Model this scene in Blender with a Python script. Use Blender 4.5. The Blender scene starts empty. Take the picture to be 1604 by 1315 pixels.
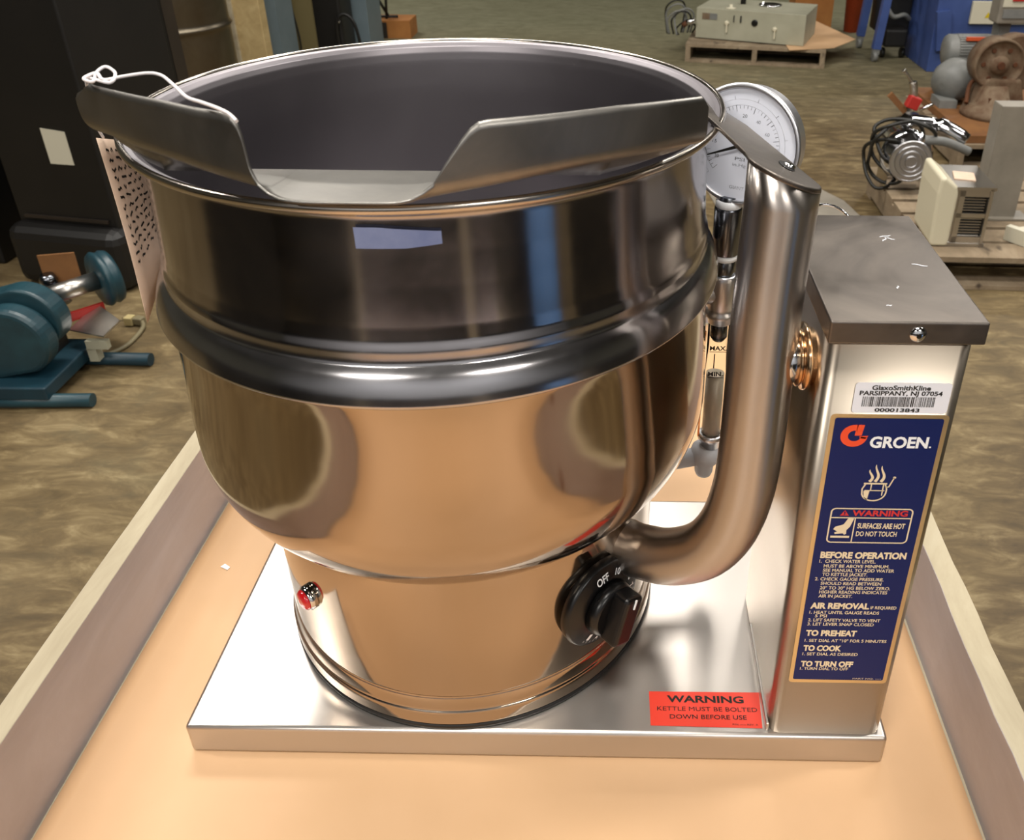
import bpy, bmesh, math, random
from mathutils import Vector, Matrix
random.seed(7)
PI = math.pi
sc = bpy.context.scene
COL = sc.collection

# ------------------------------------------------------------------ materials
def _nodes(name):
    m = bpy.data.materials.new(name); m.use_nodes = True
    nt = m.node_tree; b = nt.nodes['Principled BSDF']
    return m, nt, b
def N(nt, t, **kw):
    n = nt.nodes.new(t)
    for k, v in kw.items(): setattr(n, k, v)
    return n
def lin(c):
    if isinstance(c, str):
        c = c.lstrip('#'); c = [int(c[i:i+2], 16)/255 for i in (0, 2, 4)]
    return tuple((x/12.92 if x <= .04045 else ((x+.055)/1.055)**2.4) for x in c)+(1,)
def coords(nt, scale=(1, 1, 1), kind='Object', rot=(0, 0, 0)):
    tc = N(nt, 'ShaderNodeTexCoord'); mp = N(nt, 'ShaderNodeMapping')
    mp.inputs['Scale'].default_value = scale; mp.inputs['Rotation'].default_value = rot
    nt.links.new(tc.outputs[kind], mp.inputs['Vector']); return mp.outputs[0]
def noise(nt, vec, scale=5, detail=4, rough=.55, dist=0):
    n = N(nt, 'ShaderNodeTexNoise'); n.inputs['Scale'].default_value = scale
    n.inputs['Detail'].default_value = detail; n.inputs['Roughness'].default_value = rough
    n.inputs['Distortion'].default_value = dist
    nt.links.new(vec, n.inputs['Vector']); return n.outputs['Fac']
def ramp(nt, fac, stops):
    r = N(nt, 'ShaderNodeValToRGB'); e = r.color_ramp.elements
    while len(e) < len(stops): e.new(.5)
    for i, (p, c) in enumerate(stops):
        e[i].position = p; e[i].color = lin(c) if not isinstance(c, (int, float)) else (c, c, c, 1)
    nt.links.new(fac, r.inputs[0]); return r.outputs[0]
def bump(nt, b, h, strength=.2, dist=.001):
    n = N(nt, 'ShaderNodeBump'); n.inputs['Strength'].default_value = strength
    n.inputs['Distance'].default_value = dist
    nt.links.new(h, n.inputs['Height']); nt.links.new(n.outputs[0], b.inputs['Normal'])
def mat(name, color, rough=.5, metal=0, var=None, vscale=6, bmp=0, bscale=60, spec=.5, emit=None, coat=0):
    m, nt, b = _nodes(name)
    b.inputs['Base Color'].default_value = lin(color); b.inputs['Roughness'].default_value = rough
    b.inputs['Metallic'].default_value = metal; b.inputs['Specular IOR Level'].default_value = spec
    b.inputs['Coat Weight'].default_value = coat
    v = coords(nt)
    if var:
        f = noise(nt, v, vscale, 5, .6)
        nt.links.new(ramp(nt, f, [(.32, color), (.68, var)]), b.inputs['Base Color'])
    if bmp: bump(nt, b, noise(nt, v, bscale, 4), bmp, .002)
    if emit:
        b.inputs['Emission Color'].default_value = lin(color); b.inputs['Emission Strength'].default_value = emit
    return m
def steel(name, color, r0, r1, grain=(1, 1, 60), gstr=.06, smear=8, gdist=.0004, tint=None, gscale=8, aniso=0, tang=(.06, .1, 1)):
    """stainless steel: rolled grain along the short axes, hand smears in the gloss"""
    m, nt, b = _nodes(name)
    b.inputs['Metallic'].default_value = 1; b.inputs['Base Color'].default_value = lin(color)
    v = coords(nt); f = noise(nt, v, smear, 5, .6, .6)
    mr = N(nt, 'ShaderNodeMapRange'); mr.inputs['From Min'].default_value = .3; mr.inputs['From Max'].default_value = .7
    mr.inputs['To Min'].default_value = r0; mr.inputs['To Max'].default_value = r1
    nt.links.new(f, mr.inputs['Value']); nt.links.new(mr.outputs[0], b.inputs['Roughness'])
    if tint:
        nt.links.new(ramp(nt, noise(nt, v, smear*.7, 5, .65, 1.0), [(.35, color), (.7, tint)]), b.inputs['Base Color'])
    if gstr:
        g = noise(nt, coords(nt, grain), gscale, 1, .4); bump(nt, b, g, gstr, gdist)
    if aniso:
        b.inputs['Anisotropic'].default_value = aniso
        cx = N(nt, 'ShaderNodeCombineXYZ')
        for i in range(3): cx.inputs[i].default_value = tang[i]
        nt.links.new(cx.outputs[0], b.inputs['Tangent'])
    return m

M = {}
M['jacket'] = steel('polished_stainless', '#ab9c8b', .07, .12, gstr=0, smear=9, aniso=.35)
M['collar'] = steel('polished_stainless_collar', '#a9a5a6', .11, .2, gstr=0, smear=12, aniso=.6)
M['band'] = steel('rolled_band_stainless', '#b4b2b4', .16, .24, gstr=0, smear=14)
M['rim'] = steel('rim_stainless', '#c0b8ae', .19, .25, gstr=0, smear=20)
M['inside'] = steel('kettle_interior_stainless', '#868286', .38, .46, (3, 3, 60), .03, 6, .0004)
M['spout'] = steel('dull_spout_stainless', '#84827e', .34, .46, gstr=0, smear=14, tint='#98948e')
M['brushed'] = steel('brushed_stainless', '#c4beb8', .29, .36, gstr=0, smear=6, aniso=.6, tang=(.1, 1, .35))
M['brushed_v'] = steel('brushed_stainless_upright', '#b9ae9f', .29, .36, gstr=0, smear=7, aniso=.5)
M['cover'] = steel('scuffed_cover_stainless', '#6a645f', .3, .46, gstr=0, smear=14, tint='#847c74')
M['tube'] = steel('satin_tube_stainless', '#b9b2ac', .285, .33, gstr=0, smear=10, aniso=.85)
M['chrome'] = steel('chrome', '#d8d8da', .08, .14, gstr=0)
M['bezel'] = steel('satin_bezel', '#d6d6da', .29, .36, gstr=0)
M['chrome_dark'] = steel('dark_nickel', '#6f7278', .18, .25, gstr=0)
M['trunnion'] = steel('heat_tinted_steel', '#c08a58', .15, .25, gstr=0, tint='#d8c7a8', smear=40)
M['trim_steel'] = steel('sheet_steel', '#c0bcb6', .29, .36, gstr=0)
M['black'] = mat('black_plastic', '#0b0b0c', .32, spec=.4)
M['gasket'] = mat('black_gasket', '#0c0c0d', .5)
M['red_lens'] = mat('red_lens', '#d01820', .15, coat=.6)
M['navy'] = mat('navy_label', '#0e1e56', .45, spec=.25)
M['cream'] = mat('cream_ink', '#e8d6b4', .45)
M['gold'] = steel('gold_border', '#e2cfa4', .35, .42, gstr=0)
M['white'] = mat('white_ink', '#f4f6f8', .4)
M['orange_ink'] = mat('orange_ink', '#f0502a', .4)
M['redink'] = mat('red_ink', '#d03030', .4)
M['blackink'] = mat('black_ink', '#15130f', .5)
M['silver_paper'] = mat('white_sticker', '#eceef6', .35)
M['redsticker'] = mat('red_sticker', '#e8402c', .4)
M['dial_face'] = mat('dial_face', '#e2e6f2', .4)
M['paper'] = mat('manila_paper', '#dcc2ac', .7, var='#d2b7a0', vscale=20)
M['string'] = mat('white_string', '#e6e0e0', .8)
M['tape'] = mat('blue_grey_tape', '#7f8cb8', .25, var='#96a2c8', vscale=30)
M['putty'] = mat('grey_plastic_fitting', '#b9bcc2', .45)
M['water'] = mat('sight_glass_water', '#cfc6b8', .3)
def glass(name, col, rough=.05):
    m, nt, b = _nodes(name); b.inputs['Base Color'].default_value = lin(col)
    b.inputs['Transmission Weight'].default_value = 1; b.inputs['Roughness'].default_value = rough
    b.inputs['IOR'].default_value = 1.04; return m
M['glass'] = glass('sight_glass', '#f0eee6')

def m_cardboard():
    m, nt, b = _nodes('kraft_paper'); v = coords(nt)
    f = noise(nt, v, 3.5, 5, .6)
    nt.links.new(ramp(nt, f, [(.3, '#cba57c'), (.7, '#d5af88')]), b.inputs['Base Color'])
    b.inputs['Roughness'].default_value = .5; b.inputs['Specular IOR Level'].default_value = .35
    bump(nt, b, noise(nt, coords(nt, (3, 1, 1)), 5, 3), .35, .006); return m
M['kraft'] = m_cardboard()
def m_board(name, a, c, d, rough=.6, stain='#6e3f22', sscale=18):
    m, nt, b = _nodes(name); v = coords(nt)
    f = noise(nt, coords(nt, (1, .35, 1)), 11, 6, .65, .7)
    base = ramp(nt, f, [(.25, a), (.5, c), (.75, d)])
    s = noise(nt, coords(nt, (1, .5, .6)), sscale, 3, .5, .4)
    mx = N(nt, 'ShaderNodeMixRGB'); sr = ramp(nt, s, [(.68, 0.0), (.74, 1.0)])
    nt.links.new(sr, mx.inputs[0]); nt.links.new(base, mx.inputs[1]); mx.inputs[2].default_value = lin(stain)
    nt.links.new(mx.outputs[0], b.inputs['Base Color']); b.inputs['Roughness'].default_value = rough
    bump(nt, b, f, .3, .003); return m
M['board_grey'] = m_board('painted_board_grey', '#aaa1a2', '#b8b0b2', '#c4bec2', .4)
M['board_raw'] = m_board('raw_board_edge', '#968a72', '#ada289', '#bcb39d', .8, '#a08a66', 14)
M['pallet_wood'] = m_board('pallet_wood', '#6e604c', '#87765f', '#9c8c74', .8, '#4c4033', 8)
M['timber'] = m_board('yellow_timber', '#9a8458', '#b09a6c', '#c0ab7e', .75, '#8a7450', 6)

def m_floor():
    m, nt, b = _nodes('stained_concrete')
    v = coords(nt)
    f1 = noise(nt, v, 1.1, 7, .62, .5)
    f2 = noise(nt, coords(nt, (1.2, 3.0, 1)), 6, 7, .68, .6)
    c1 = ramp(nt, f1, [(.3, '#4a3c28'), (.45, '#63543a'), (.58, '#75664a'), (.72, '#6a6650')])
    c2 = ramp(nt, f2, [(.33, '#33291a'), (.48, '#5c4c32'), (.58, '#7c6b4b'), (.70, '#a5946f')])
    mx = N(nt, 'ShaderNodeMixRGB'); mx.inputs[0].default_value = .5
    nt.links.new(c1, mx.inputs[1]); nt.links.new(c2, mx.inputs[2])
    # the far aisle is a greyer, cleaner pour
    sx = N(nt, 'ShaderNodeSeparateXYZ'); nt.links.new(v, sx.inputs[0])
    mr = N(nt, 'ShaderNodeMapRange'); mr.inputs['From Min'].default_value = 4.6; mr.inputs['From Max'].default_value = 8.0
    nt.links.new(sx.outputs['Y'], mr.inputs['Value'])
    m2 = N(nt, 'ShaderNodeMixRGB'); nt.links.new(mr.outputs[0], m2.inputs[0])
    nt.links.new(mx.outputs[0], m2.inputs[1])
    nt.links.new(ramp(nt, f2, [(.3, '#68664f'), (.7, '#84826a')]), m2.inputs[2])
    nt.links.new(m2.outputs[0], b.inputs['Base Color'])
    nt.links.new(ramp(nt, f1, [(.3, .45), (.7, .7)]), b.inputs['Roughness'])
    b.inputs['Specular IOR Level'].default_value = .3
    bump(nt, b, f2, .2, .004); return m
M['floor'] = m_floor()
M['wall'] = mat('block_wall', '#6b6a5e', .8, var='#5a584c', vscale=2, bmp=.2, bscale=20)
M['pale_wall'] = mat('painted_wall', '#c6cad2', .7, var='#b8bcc4', vscale=2)
M['ceiling'] = mat('dark_ceiling', '#3a3835', .8, var='#46433e', vscale=1)
M['dark'] = mat('black_case', '#0b0a09', .5, var='#12100e', vscale=4)
M['umber'] = mat('umber_case', '#211a13', .55, var='#2c231a', vscale=4)
M['teal'] = mat('teal_paint', '#17313a', .4, var='#1f414a', vscale=12, bmp=.08)
M['teal_dark'] = mat('dark_teal_paint', '#0f2c38', .45, var='#143642', vscale=12)
M['grey_box'] = mat('grey_enamel', '#9a9884', .5, var='#a8a692', vscale=5)
M['grey_metal'] = mat('grey_paint', '#8b8478', .45, var='#7c766b', vscale=9)
M['cream_plastic'] = mat('cream_enamel', '#d2cbb2', .4)
M['motor_grey'] = mat('motor_grey', '#6a6c6a', .5, var='#7c7c78', vscale=9)
M['rust'] = mat('rusty_iron', '#553b26', .8, var='#75644f', vscale=14, bmp=.3)
M['rust_dark'] = mat('dark_rust', '#47260f', .8, var='#5e3516', vscale=20, bmp=.3)
M['rust_plate'] = mat('rust_orange_plate', '#6b4526', .7, var='#83592f', vscale=6)
M['blue'] = mat('blue_paint', '#33477c', .5, var='#3f548c', vscale=5)
M['navy_paint'] = mat('dark_blue_paint', '#161f44', .5)
M['offwhite'] = mat('offwhite_panel', '#c9c4b0', .5)
M['safety_yellow'] = mat('yellow_mark', '#c9b020', .5)
M['red_paint'] = mat('red_paint', '#a82822', .45)
M['orange_paint'] = mat('orange_paint', '#c8542c', .5)
M['cord_black'] = mat('black_cable', '#15140f', .45)
M['cord_grey'] = mat('grey_cable', '#7c7358', .5)
M['plug'] = mat('plug_yellowed', '#b8a878', .5)
M['drum'] = steel('drum_steel', '#7e7668', .3, .42, gstr=0, tint='#6d6454', smear=4)
M['olive'] = mat('olive_panel', '#5f5534', .6)
M['blue_grey'] = mat('blue_grey_enamel', '#66747a', .45, var='#5c6a70', vscale=5)
M['blue_plastic'] = mat('blue_plastic', '#5f86b8', .35)
M['carton'] = mat('brown_carton', '#95602c', .8, var='#a87038', vscale=6)
M['lamp_white'] = mat('lamp_housing', '#b8b8b4', .4)

# ------------------------------------------------------------------ mesh helpers
def frame(d):
    d = Vector(d).normalized()
    up = Vector((0, 0, 1)) if abs(d.z) < .95 else Vector((0, 1, 0))
    a = d.cross(up).normalized(); return a, a.cross(d).normalized()
def box(bm, c, s, rz=0, rx=0, ry=0, mi=0, bev=0):
    r = bmesh.ops.create_cube(bm, size=1)
    vs = r['verts']
    R = Matrix.Rotation(rz, 4, 'Z') @ Matrix.Rotation(ry, 4, 'Y') @ Matrix.Rotation(rx, 4, 'X')
    bmesh.ops.transform(bm, matrix=Matrix.Translation(c) @ R @ Matrix.Diagonal((*s, 1)), verts=vs)
    fs = set(f for v in vs for f in v.link_faces)
    for f in fs: f.material_index = mi
    if bev:
        es = list(set(e for v in vs for e in v.link_edges))
        bmesh.ops.bevel(bm, geom=es, offset=bev, segments=3, profile=.5, affect='EDGES')
def ring(bm, c, a, b, r, n): return [bm.verts.new(Vector(c)+a*(r*math.cos(2*PI*i/n))+b*(r*math.sin(2*PI*i/n))) for i in range(n)]
def bridge(bm, A, B, mi=0):
    n = len(A)
    for i in range(n):
        f = bm.faces.new((A[i], A[(i+1) % n], B[(i+1) % n], B[i])); f.smooth = True; f.material_index = mi
def cyl(bm, p0, p1, r0, r1=None, n=24, cap=True, mi=0):
    r1 = r0 if r1 is None else r1
    a, b = frame(Vector(p1)-Vector(p0))
    A = ring(bm, p0, a, b, r0, n); B = ring(bm, p1, a, b, r1, n); bridge(bm, A, B, mi)
    if cap:
        f = bm.faces.new(A[::-1]); g = bm.faces.new(B); f.material_index = g.material_index = mi
def turn(bm, p, d, prof, n=32, mi=0, cap=(True, True)):
    """lathe: prof = [(radius, distance along d)]"""
    d = Vector(d).normalized(); a, b = frame(d); prev = None; first = None
    for r, h in prof:
        R = ring(bm, Vector(p)+d*h, a, b, max(r, 1e-5), n)
        if prev: bridge(bm, prev, R, mi)
        else: first = R
        prev = R
    if cap[0]: bm.faces.new(first[::-1]).material_index = mi
    if cap[1]: bm.faces.new(prev).material_index = mi
def smooth_path(pts, k=8):
    P = [Vector(p) for p in pts]; out = []
    for i in range(len(P)-1):
        p0 = P[max(i-1, 0)]; p1 = P[i]; p2 = P[i+1]; p3 = P[min(i+2, len(P)-1)]
        for j in range(k):
            t = j/k
            out.append(.5*((2*p1)+(-p0+p2)*t+(2*p0-5*p1+4*p2-p3)*t*t+(-p0+3*p1-3*p2+p3)*t**3))
    out.append(P[-1]); return out
def tube(bm, pts, r, n=10, k=8, mi=0, cap=True):
    P = smooth_path(pts, k) if k else [Vector(p) for p in pts]
    prev = None; a = None
    for i, p in enumerate(P):
        d = (P[min(i+1, len(P)-1)]-P[max(i-1, 0)]).normalized()
        if a is None: a, b = frame(d)
        else:
            a = (a-d*a.dot(d)).normalized(); b = a.cross(d)
        rr = r(i/(len(P)-1)) if callable(r) else r
        R = ring(bm, p, a, b, rr, n)
        if prev: bridge(bm, prev, R, mi)
        elif cap: bm.faces.new(R[::-1]).material_index = mi
        prev = R
    if cap: bm.faces.new(prev).material_index = mi
def prism(bm, poly, z0, z1, mi=0, M4=None):
    A = [bm.verts.new((x, y, z0)) for x, y in poly]; B = [bm.verts.new((x, y, z1)) for x, y in poly]
    n = len(poly)
    fs = [bm.faces.new(A[::-1]), bm.faces.new(B)]+[bm.faces.new((A[i], A[(i+1) % n], B[(i+1) % n], B[i])) for i in range(n)]
    for f in fs: f.material_index = mi
    if M4: bmesh.ops.transform(bm, matrix=M4, verts=A+B)
def BM(): return bmesh.new()
def lerp(a, b, t): return a+(b-a)*t
def obj(name, bm, m, parent=None, loc=None, bevel=0, smooth=False, solid=0, label=None):
    bmesh.ops.recalc_face_normals(bm, faces=bm.faces)
    me = bpy.data.meshes.new(name); bm.to_mesh(me); bm.free()
    for x in (m if isinstance(m, (list, tuple)) else [m]): me.materials.append(x)
    o = bpy.data.objects.new(name, me); COL.objects.link(o)
    if parent is not None:
        o.parent = parent
        off = Vector(parent.get('_org', (0, 0, 0)))
        o.location = -off if loc is None else loc
        if parent.get('_deep'): o.location = (0, 0, 0) if loc is None else loc
    elif loc is not None: o.location = loc
    if solid:
        s = o.modifiers.new('s', 'SOLIDIFY'); s.thickness = solid; s.offset = 0
    if bevel:
        b = o.modifiers.new('b', 'BEVEL'); b.width = bevel; b.segments = 3; b.limit_method = 'ANGLE'; b.angle_limit = math.radians(40)
        b.harden_normals = False
    if smooth:
        for p in me.polygons: p.use_smooth = True
    if label: o['label'] = label
    return o
ROOTS = []
def tag(o, label, cat, group=None):
    o['label'] = label; o['category'] = cat
    if group: o['group'] = group
def thing(name, label, cat, loc=(0, 0, 0), rz=0, group=None):
    o = bpy.data.objects.new(name, None); COL.objects.link(o); o.empty_display_size = .05
    o.location = loc; o.rotation_euler = (0, 0, rz); tag(o, label, cat, group); return o
def child(o):      # sub-parts are written in the coordinates of the thing
    o['_deep'] = 1; return o
def struct(name, bm, m, **k):
    o = obj(name, bm, m, **k); o['kind'] = 'structure'; return o

# ---- lettering and flat marks: everything is laid out in a 2-D plane (u right, v up) and mapped by P(u, v)
def text(bm, P, s, u0, u1, v, cap, bold=0, mi=0, shear=0):
    cu = bpy.data.curves.new('t', 'FONT'); cu.body = s; cu.size = 1; cu.offset = bold; cu.shear = shear
    cu.resolution_u = 3
    o = bpy.data.objects.new('t', cu); COL.objects.link(o)
    dg = bpy.context.evaluated_depsgraph_get(); me = bpy.data.meshes.new_from_object(o.evaluated_get(dg))
    xs = [w.co.x for w in me.vertices]
    x0, x1 = min(xs), max(xs)
    sx = (u1-u0)/(x1-x0); sy = cap/.69
    vs = [bm.verts.new(P(u0+(w.co.x-x0)*sx, v+w.co.y*sy)) for w in me.vertices]
    for f in me.polygons:
        try: bm.faces.new([vs[i] for i in f.vertices]).material_index = mi
        except ValueError: pass
    bpy.data.objects.remove(o); bpy.data.curves.remove(cu); bpy.data.meshes.remove(me)
def quad(bm, P, u0, v0, u1, v1, mi=0):
    bm.faces.new([bm.verts.new(P(*q)) for q in ((u0, v0), (u1, v0), (u1, v1), (u0, v1))]).material_index = mi
def poly(bm, P, pts, mi=0):
    bm.faces.new([bm.verts.new(P(*q)) for q in pts]).material_index = mi
def rrect(u0, v0, u1, v1, r, n=5):
    out = []
    for cx, cy, a0 in ((u1-r, v0+r, -90), (u1-r, v1-r, 0), (u0+r, v1-r, 90), (u0+r, v0+r, 180)):
        for i in range(n+1):
            a = math.radians(a0+90*i/n); out.append((cx+r*math.cos(a), cy+r*math.sin(a)))
    return out
def strip(bm, P, pts, w, mi=0, closed=False):
    n = len(pts); L = []; Rr = []
    for i in range(n):
        a = pts[(i-1) % n] if closed else pts[max(i-1, 0)]; c = pts[(i+1) % n] if closed else pts[min(i+1, n-1)]
        dx, dy = c[0]-a[0], c[1]-a[1]; l = math.hypot(dx, dy) or 1
        ww = w(i/(n-1)) if callable(w) else w
        nx, ny = -dy/l*ww/2, dx/l*ww/2
        L.append(bm.verts.new(P(pts[i][0]+nx, pts[i][1]+ny))); Rr.append(bm.verts.new(P(pts[i][0]-nx, pts[i][1]-ny)))
    for i in range(n if closed else n-1):
        j = (i+1) % n; bm.faces.new((L[i], L[j], Rr[j], Rr[i])).material_index = mi
def arc(cx, cy, r, a0, a1, n=16, ry=None):
    ry = ry or r
    return [(cx+r*math.cos(math.radians(a0+(a1-a0)*i/n)), cy+ry*math.sin(math.radians(a0+(a1-a0)*i/n))) for i in range(n+1)]

# ================================================================== CAMERA
F_PX = 1357.72; CX, CY = 948.17, 479.57
yaw, pit, rol = map(math.radians, (-.6115, 28.6293, -.4059))
fwd = Vector((math.sin(yaw)*math.cos(pit), math.cos(yaw)*math.cos(pit), -math.sin(pit)))
rt = Vector((math.cos(yaw), -math.sin(yaw), 0)); dn = fwd.cross(rt)
rt2 = rt*math.cos(rol)+dn*math.sin(rol); dn2 = -rt*math.sin(rol)+dn*math.cos(rol)
cam_d = bpy.data.cameras.new('camera'); cam = bpy.data.objects.new('camera', cam_d); COL.objects.link(cam)
mw = Matrix((rt2, -dn2, -fwd)).transposed().to_4x4(); mw.translation = Vector((.33834, -.44095, .62689))
cam.matrix_world = mw
cam_d.sensor_width = 36; cam_d.sensor_fit = 'HORIZONTAL'; cam_d.lens = F_PX*36/1604
cam_d.shift_x = (802-CX)/1604; cam_d.shift_y = (CY-657.5)/1604
cam_d.clip_start = .02; cam_d.clip_end = 100
cam_d.dof.use_dof = True; cam_d.dof.focus_distance = .72; cam_d.dof.aperture_fstop = 18
sc.camera = cam

# ================================================================== ROOM
FZ = -.95; CZ = 4.2
X0, X1, Y0, Y1 = -9, 10, -7, 15
bm = BM(); box(bm, ((X0+X1)/2, (Y0+Y1)/2, FZ-.05), (X1-X0, Y1-Y0, .1)); struct('floor', bm, M['floor'])
bm = BM(); box(bm, ((X0+X1)/2, (Y0+Y1)/2, CZ+.05), (X1-X0, Y1-Y0, .1)); struct('ceiling', bm, M['ceiling'])
H = CZ-FZ; zc = (CZ+FZ)/2
for nm, c, s in (('wall_left', (X0-.05, (Y0+Y1)/2, zc), (.1, Y1-Y0, H)), ('wall_right', (X1+.05, (Y0+Y1)/2, zc), (.1, Y1-Y0, H)),
                 ('wall_back', ((X0+X1)/2, Y1+.05, zc), (X1-X0, .1, H)), ('wall_front', ((X0+X1)/2, Y0-.05, zc), (X1-X0, .1, H))):
    bm = BM(); box(bm, c, s); struct(nm, bm, M['wall'] if nm != 'wall_front' else M['pale_wall'])
# unseen ceiling strip lamps added for light and reflections in the steel; each fixture is a thing, its light hangs just below the housing
LAMPS = [(-.62, 2.85, 2.7, .8, 200), (2.0, 3.7, 1.2, .35, 60), (.3, -.9, 1.3, .35, 110), (-3.2, .6, 1.5, .4, 110), (3.6, .8, 1.5, .4, 120),
         (-3.6, 9.4, 1.8, .4, 150), (5.4, 9.2, 1.6, .4, 170), (-4.2, 5.2, 1.6, .4, 50), (5.0, 4.6, 1.6, .4, 80), (-1.8, -4.8, 1.8, .4, 210), (2.8, -4.8, 1.8, .4, 210)]
for i, (x, y, l, w, p) in enumerate(LAMPS):
    z = CZ-.5
    t = thing('added_strip_lamp', 'white strip lamp added out of view under the dark ceiling for light and reflections', 'ceiling lamp', (x, y, z), 0, 'added strip lamps under the ceiling')
    bm = BM(); box(bm, (0, 0, .03), (l+.06, w+.06, .05)); obj('housing', bm, M['lamp_white'], t, loc=(0, 0, 0))
    for sx in (-.4, .4):
        bm = BM(); cyl(bm, (sx*l, 0, .05), (sx*l, 0, .5), .008, n=8); obj('hanger', bm, M['lamp_white'], t, loc=(0, 0, 0))
    ld = bpy.data.lights.new('added_tube_light', 'AREA'); ld.shape = 'RECTANGLE'; ld.size = l; ld.size_y = w; ld.energy = p
    ld.color = (1.0, .95, .88)
    lo = bpy.data.objects.new('added_tube_light', ld); COL.objects.link(lo); lo.location = (x, y, z-.004)
w = bpy.data.worlds.new('world'); sc.world = w; w.use_nodes = True
w.node_tree.nodes['Background'].inputs[0].default_value = (.9, .85, .75, 1); w.node_tree.nodes['Background'].inputs[1].default_value = .05

# ================================================================== CRATE TRAY AND PAPER
BH = .0309
LI, LO, RI, RO, RZ = -.091, -.1108, .6225, .6443, .0597
TY0, TY1 = -.70, .72
crate = thing('wooden_crate', 'open wooden crate tray with grey painted side boards carrying the kettle', 'crate', (0, 0, FZ))
crate['_org'] = (0, 0, FZ)
def rail(x0, x1):
    bm = BM(); n = 46; rows = []
    rnd = random.Random(int(x0*1000))
    for i in range(n+1):
        y = TY0+(TY1-TY0)*i/n
        j = rnd.uniform(-.0009, .0009); k = rnd.uniform(-.0009, .0009)
        rows.append([bm.verts.new(q) for q in ((x0, y, -.06), (x0+j*.6, y, RZ+j), (x1+k*.6, y, RZ+k), (x1, y, -.06))])
    for i in range(n):
        for q, mi in ((0, 0), (1, 1), (2, 0), (3, 0)):
            f = bm.faces.new((rows[i][q], rows[i+1][q], rows[i+1][(q+1) % 4], rows[i][(q+1) % 4])); f.material_index = mi
    bm.faces.new(rows[0]); bm.faces.new(rows[-1][::-1]); return bm
obj('side_board', rail(LO, LI), [M['board_grey'], M['board_raw']], crate, bevel=.0008)
obj('side_board', rail(RI, RO), [M['board_grey'], M['board_raw']], crate, bevel=.0008)
for y in (TY0-.01, TY1+.01):
    bm = BM(); box(bm, ((LO+RO)/2, y, 0), (RO-LO, .02, .12)); obj('end_board', bm, M['board_grey'], crate)
bm = BM(); box(bm, ((LI+RI)/2, (TY0+TY1)/2, -BH-.0165), (RI-LI, TY1-TY0, .027)); obj('tray_floor', bm, M['board_raw'], crate)
for x in (LI+.05, RI-.05):
    for y in (TY0+.08, TY1-.08):
        bm = BM(); box(bm, (x, y, (FZ-.06)/2), (.09, .09, -.06-FZ)); obj('post', bm, M['pallet_wood'], crate)
bm = BM(); nx, ny = 60, 120
g = [[bm.verts.new((LI+.004+(RI-LI-.008)*i/nx, TY0+.01+(TY1-TY0-.02)*j/ny,
      -BH-.0008+ (.0016*max(0, 1-min(i, nx-i)/2.5)))) for j in range(ny+1)] for i in range(nx+1)]
for i in range(nx):
    for j in range(ny): bm.faces.new((g[i][j], g[i+1][j], g[i+1][j+1], g[i][j+1])).smooth = True
o = obj('kraft_paper_sheet', bm, M['kraft'], solid=.0012); tag(o, 'brown kraft paper sheet lining the crate tray under the kettle base', 'paper sheet')
for px_, py_, s in ((-.053, .201, .0050),):
    bm = BM(); prism(bm, [(-s, -s*.1), (s*.7, -s*.9), (s, -s*.2), (-.4*s, s*.7)], 0, .0008)
    o = obj('paper_scrap', bm, M['white'], loc=(px_, py_, -BH+.0001)); tag(o, 'tiny white paper scrap lying on the kraft paper left of the base plate', 'paper scrap')

# ================================================================== KETTLE
KX, KY = .2108, .16706
kettle = thing('steam_kettle', 'stainless steel tilting steam kettle on a base plate with control housing', 'kettle', (.28, .14, -BH))
kettle['_org'] = (.28, .14, -BH)
KORG = Vector((.28, .14, -BH))
def part(name, bm, m, **k): return obj(name, bm, m, kettle, **k)
def sub(par, name, bm, m, **k): return obj(name, bm, m, child(par), **k)

# base plate: folded tray upside down with rounded edges
W, D = .56, .2765
bm = BM(); box(bm, (W/2, D/2, -BH/2), (W, D, BH), bev=.0035)
base = part('base_plate', bm, M['brushed'], smooth=False)
for p in base.data.polygons: p.use_smooth = p.area < 2e-3 and min(abs(p.normal.x), 1) < .99 and abs(p.normal.z) < .99 and abs(p.normal.y) < .99

def lathe_k(name, prof, m, n=192):
    dense_p = [prof[0]]
    for (r0, z0), (r1, z1) in zip(prof, prof[1:]):
        k = max(1, int(math.hypot(r1-r0, z1-z0)/.0016))
        dense_p += [(lerp(r0, r1, j/k), lerp(z0, z1, j/k)) for j in range(1, k+1)]
    bm = BM(); turn(bm, (KX, KY, 0), (0, 0, 1), dense_p, n=n, cap=(False, False)); return part(name, bm, m)
def fillet(p0, p1, p2, k=6):
    return [((1-t)**2*p0[0]+2*t*(1-t)*p1[0]+t*t*p2[0], (1-t)**2*p0[1]+2*t*(1-t)*p1[1]+t*t*p2[1]) for t in [i/k for i in range(k+1)]]
lathe_k('gasket', [(.10, .0005), (.1655, .0005), (.1665, .003), (.1665, .0055), (.165, .0065), (.10, .0065)], M['gasket'])
prof = [(.164, .006), (.1662, .0065), (.1664, .018)]+fillet((.1664, .018), (.1662, .0205), (.1648, .0215))[1:]
prof += fillet((.1648, .0215), (.1642, .031), (.1628, .0335), 8)[1:]+[(.1622, .0345), (.1622, .0352), (.1628, .036)]
prof += [(.1630, .06), (.1630, .11), (.1630, .150), (.1626, .157)]
lathe_k('lower_housing', prof, M['jacket'])
zc_, rt_, rb_, zb_ = .231, .2030, .1632, .1585
hh = (zc_-zb_)/math.sqrt(1-(rb_/rt_)**2)
prof = [(.158, .1572), (.1628, .1572)]
for i in range(40):
    z = zb_+(zc_-zb_)*i/40; prof.append((rt_*math.sqrt(max(0, 1-((zc_-z)/hh)**2)), z))
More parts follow.
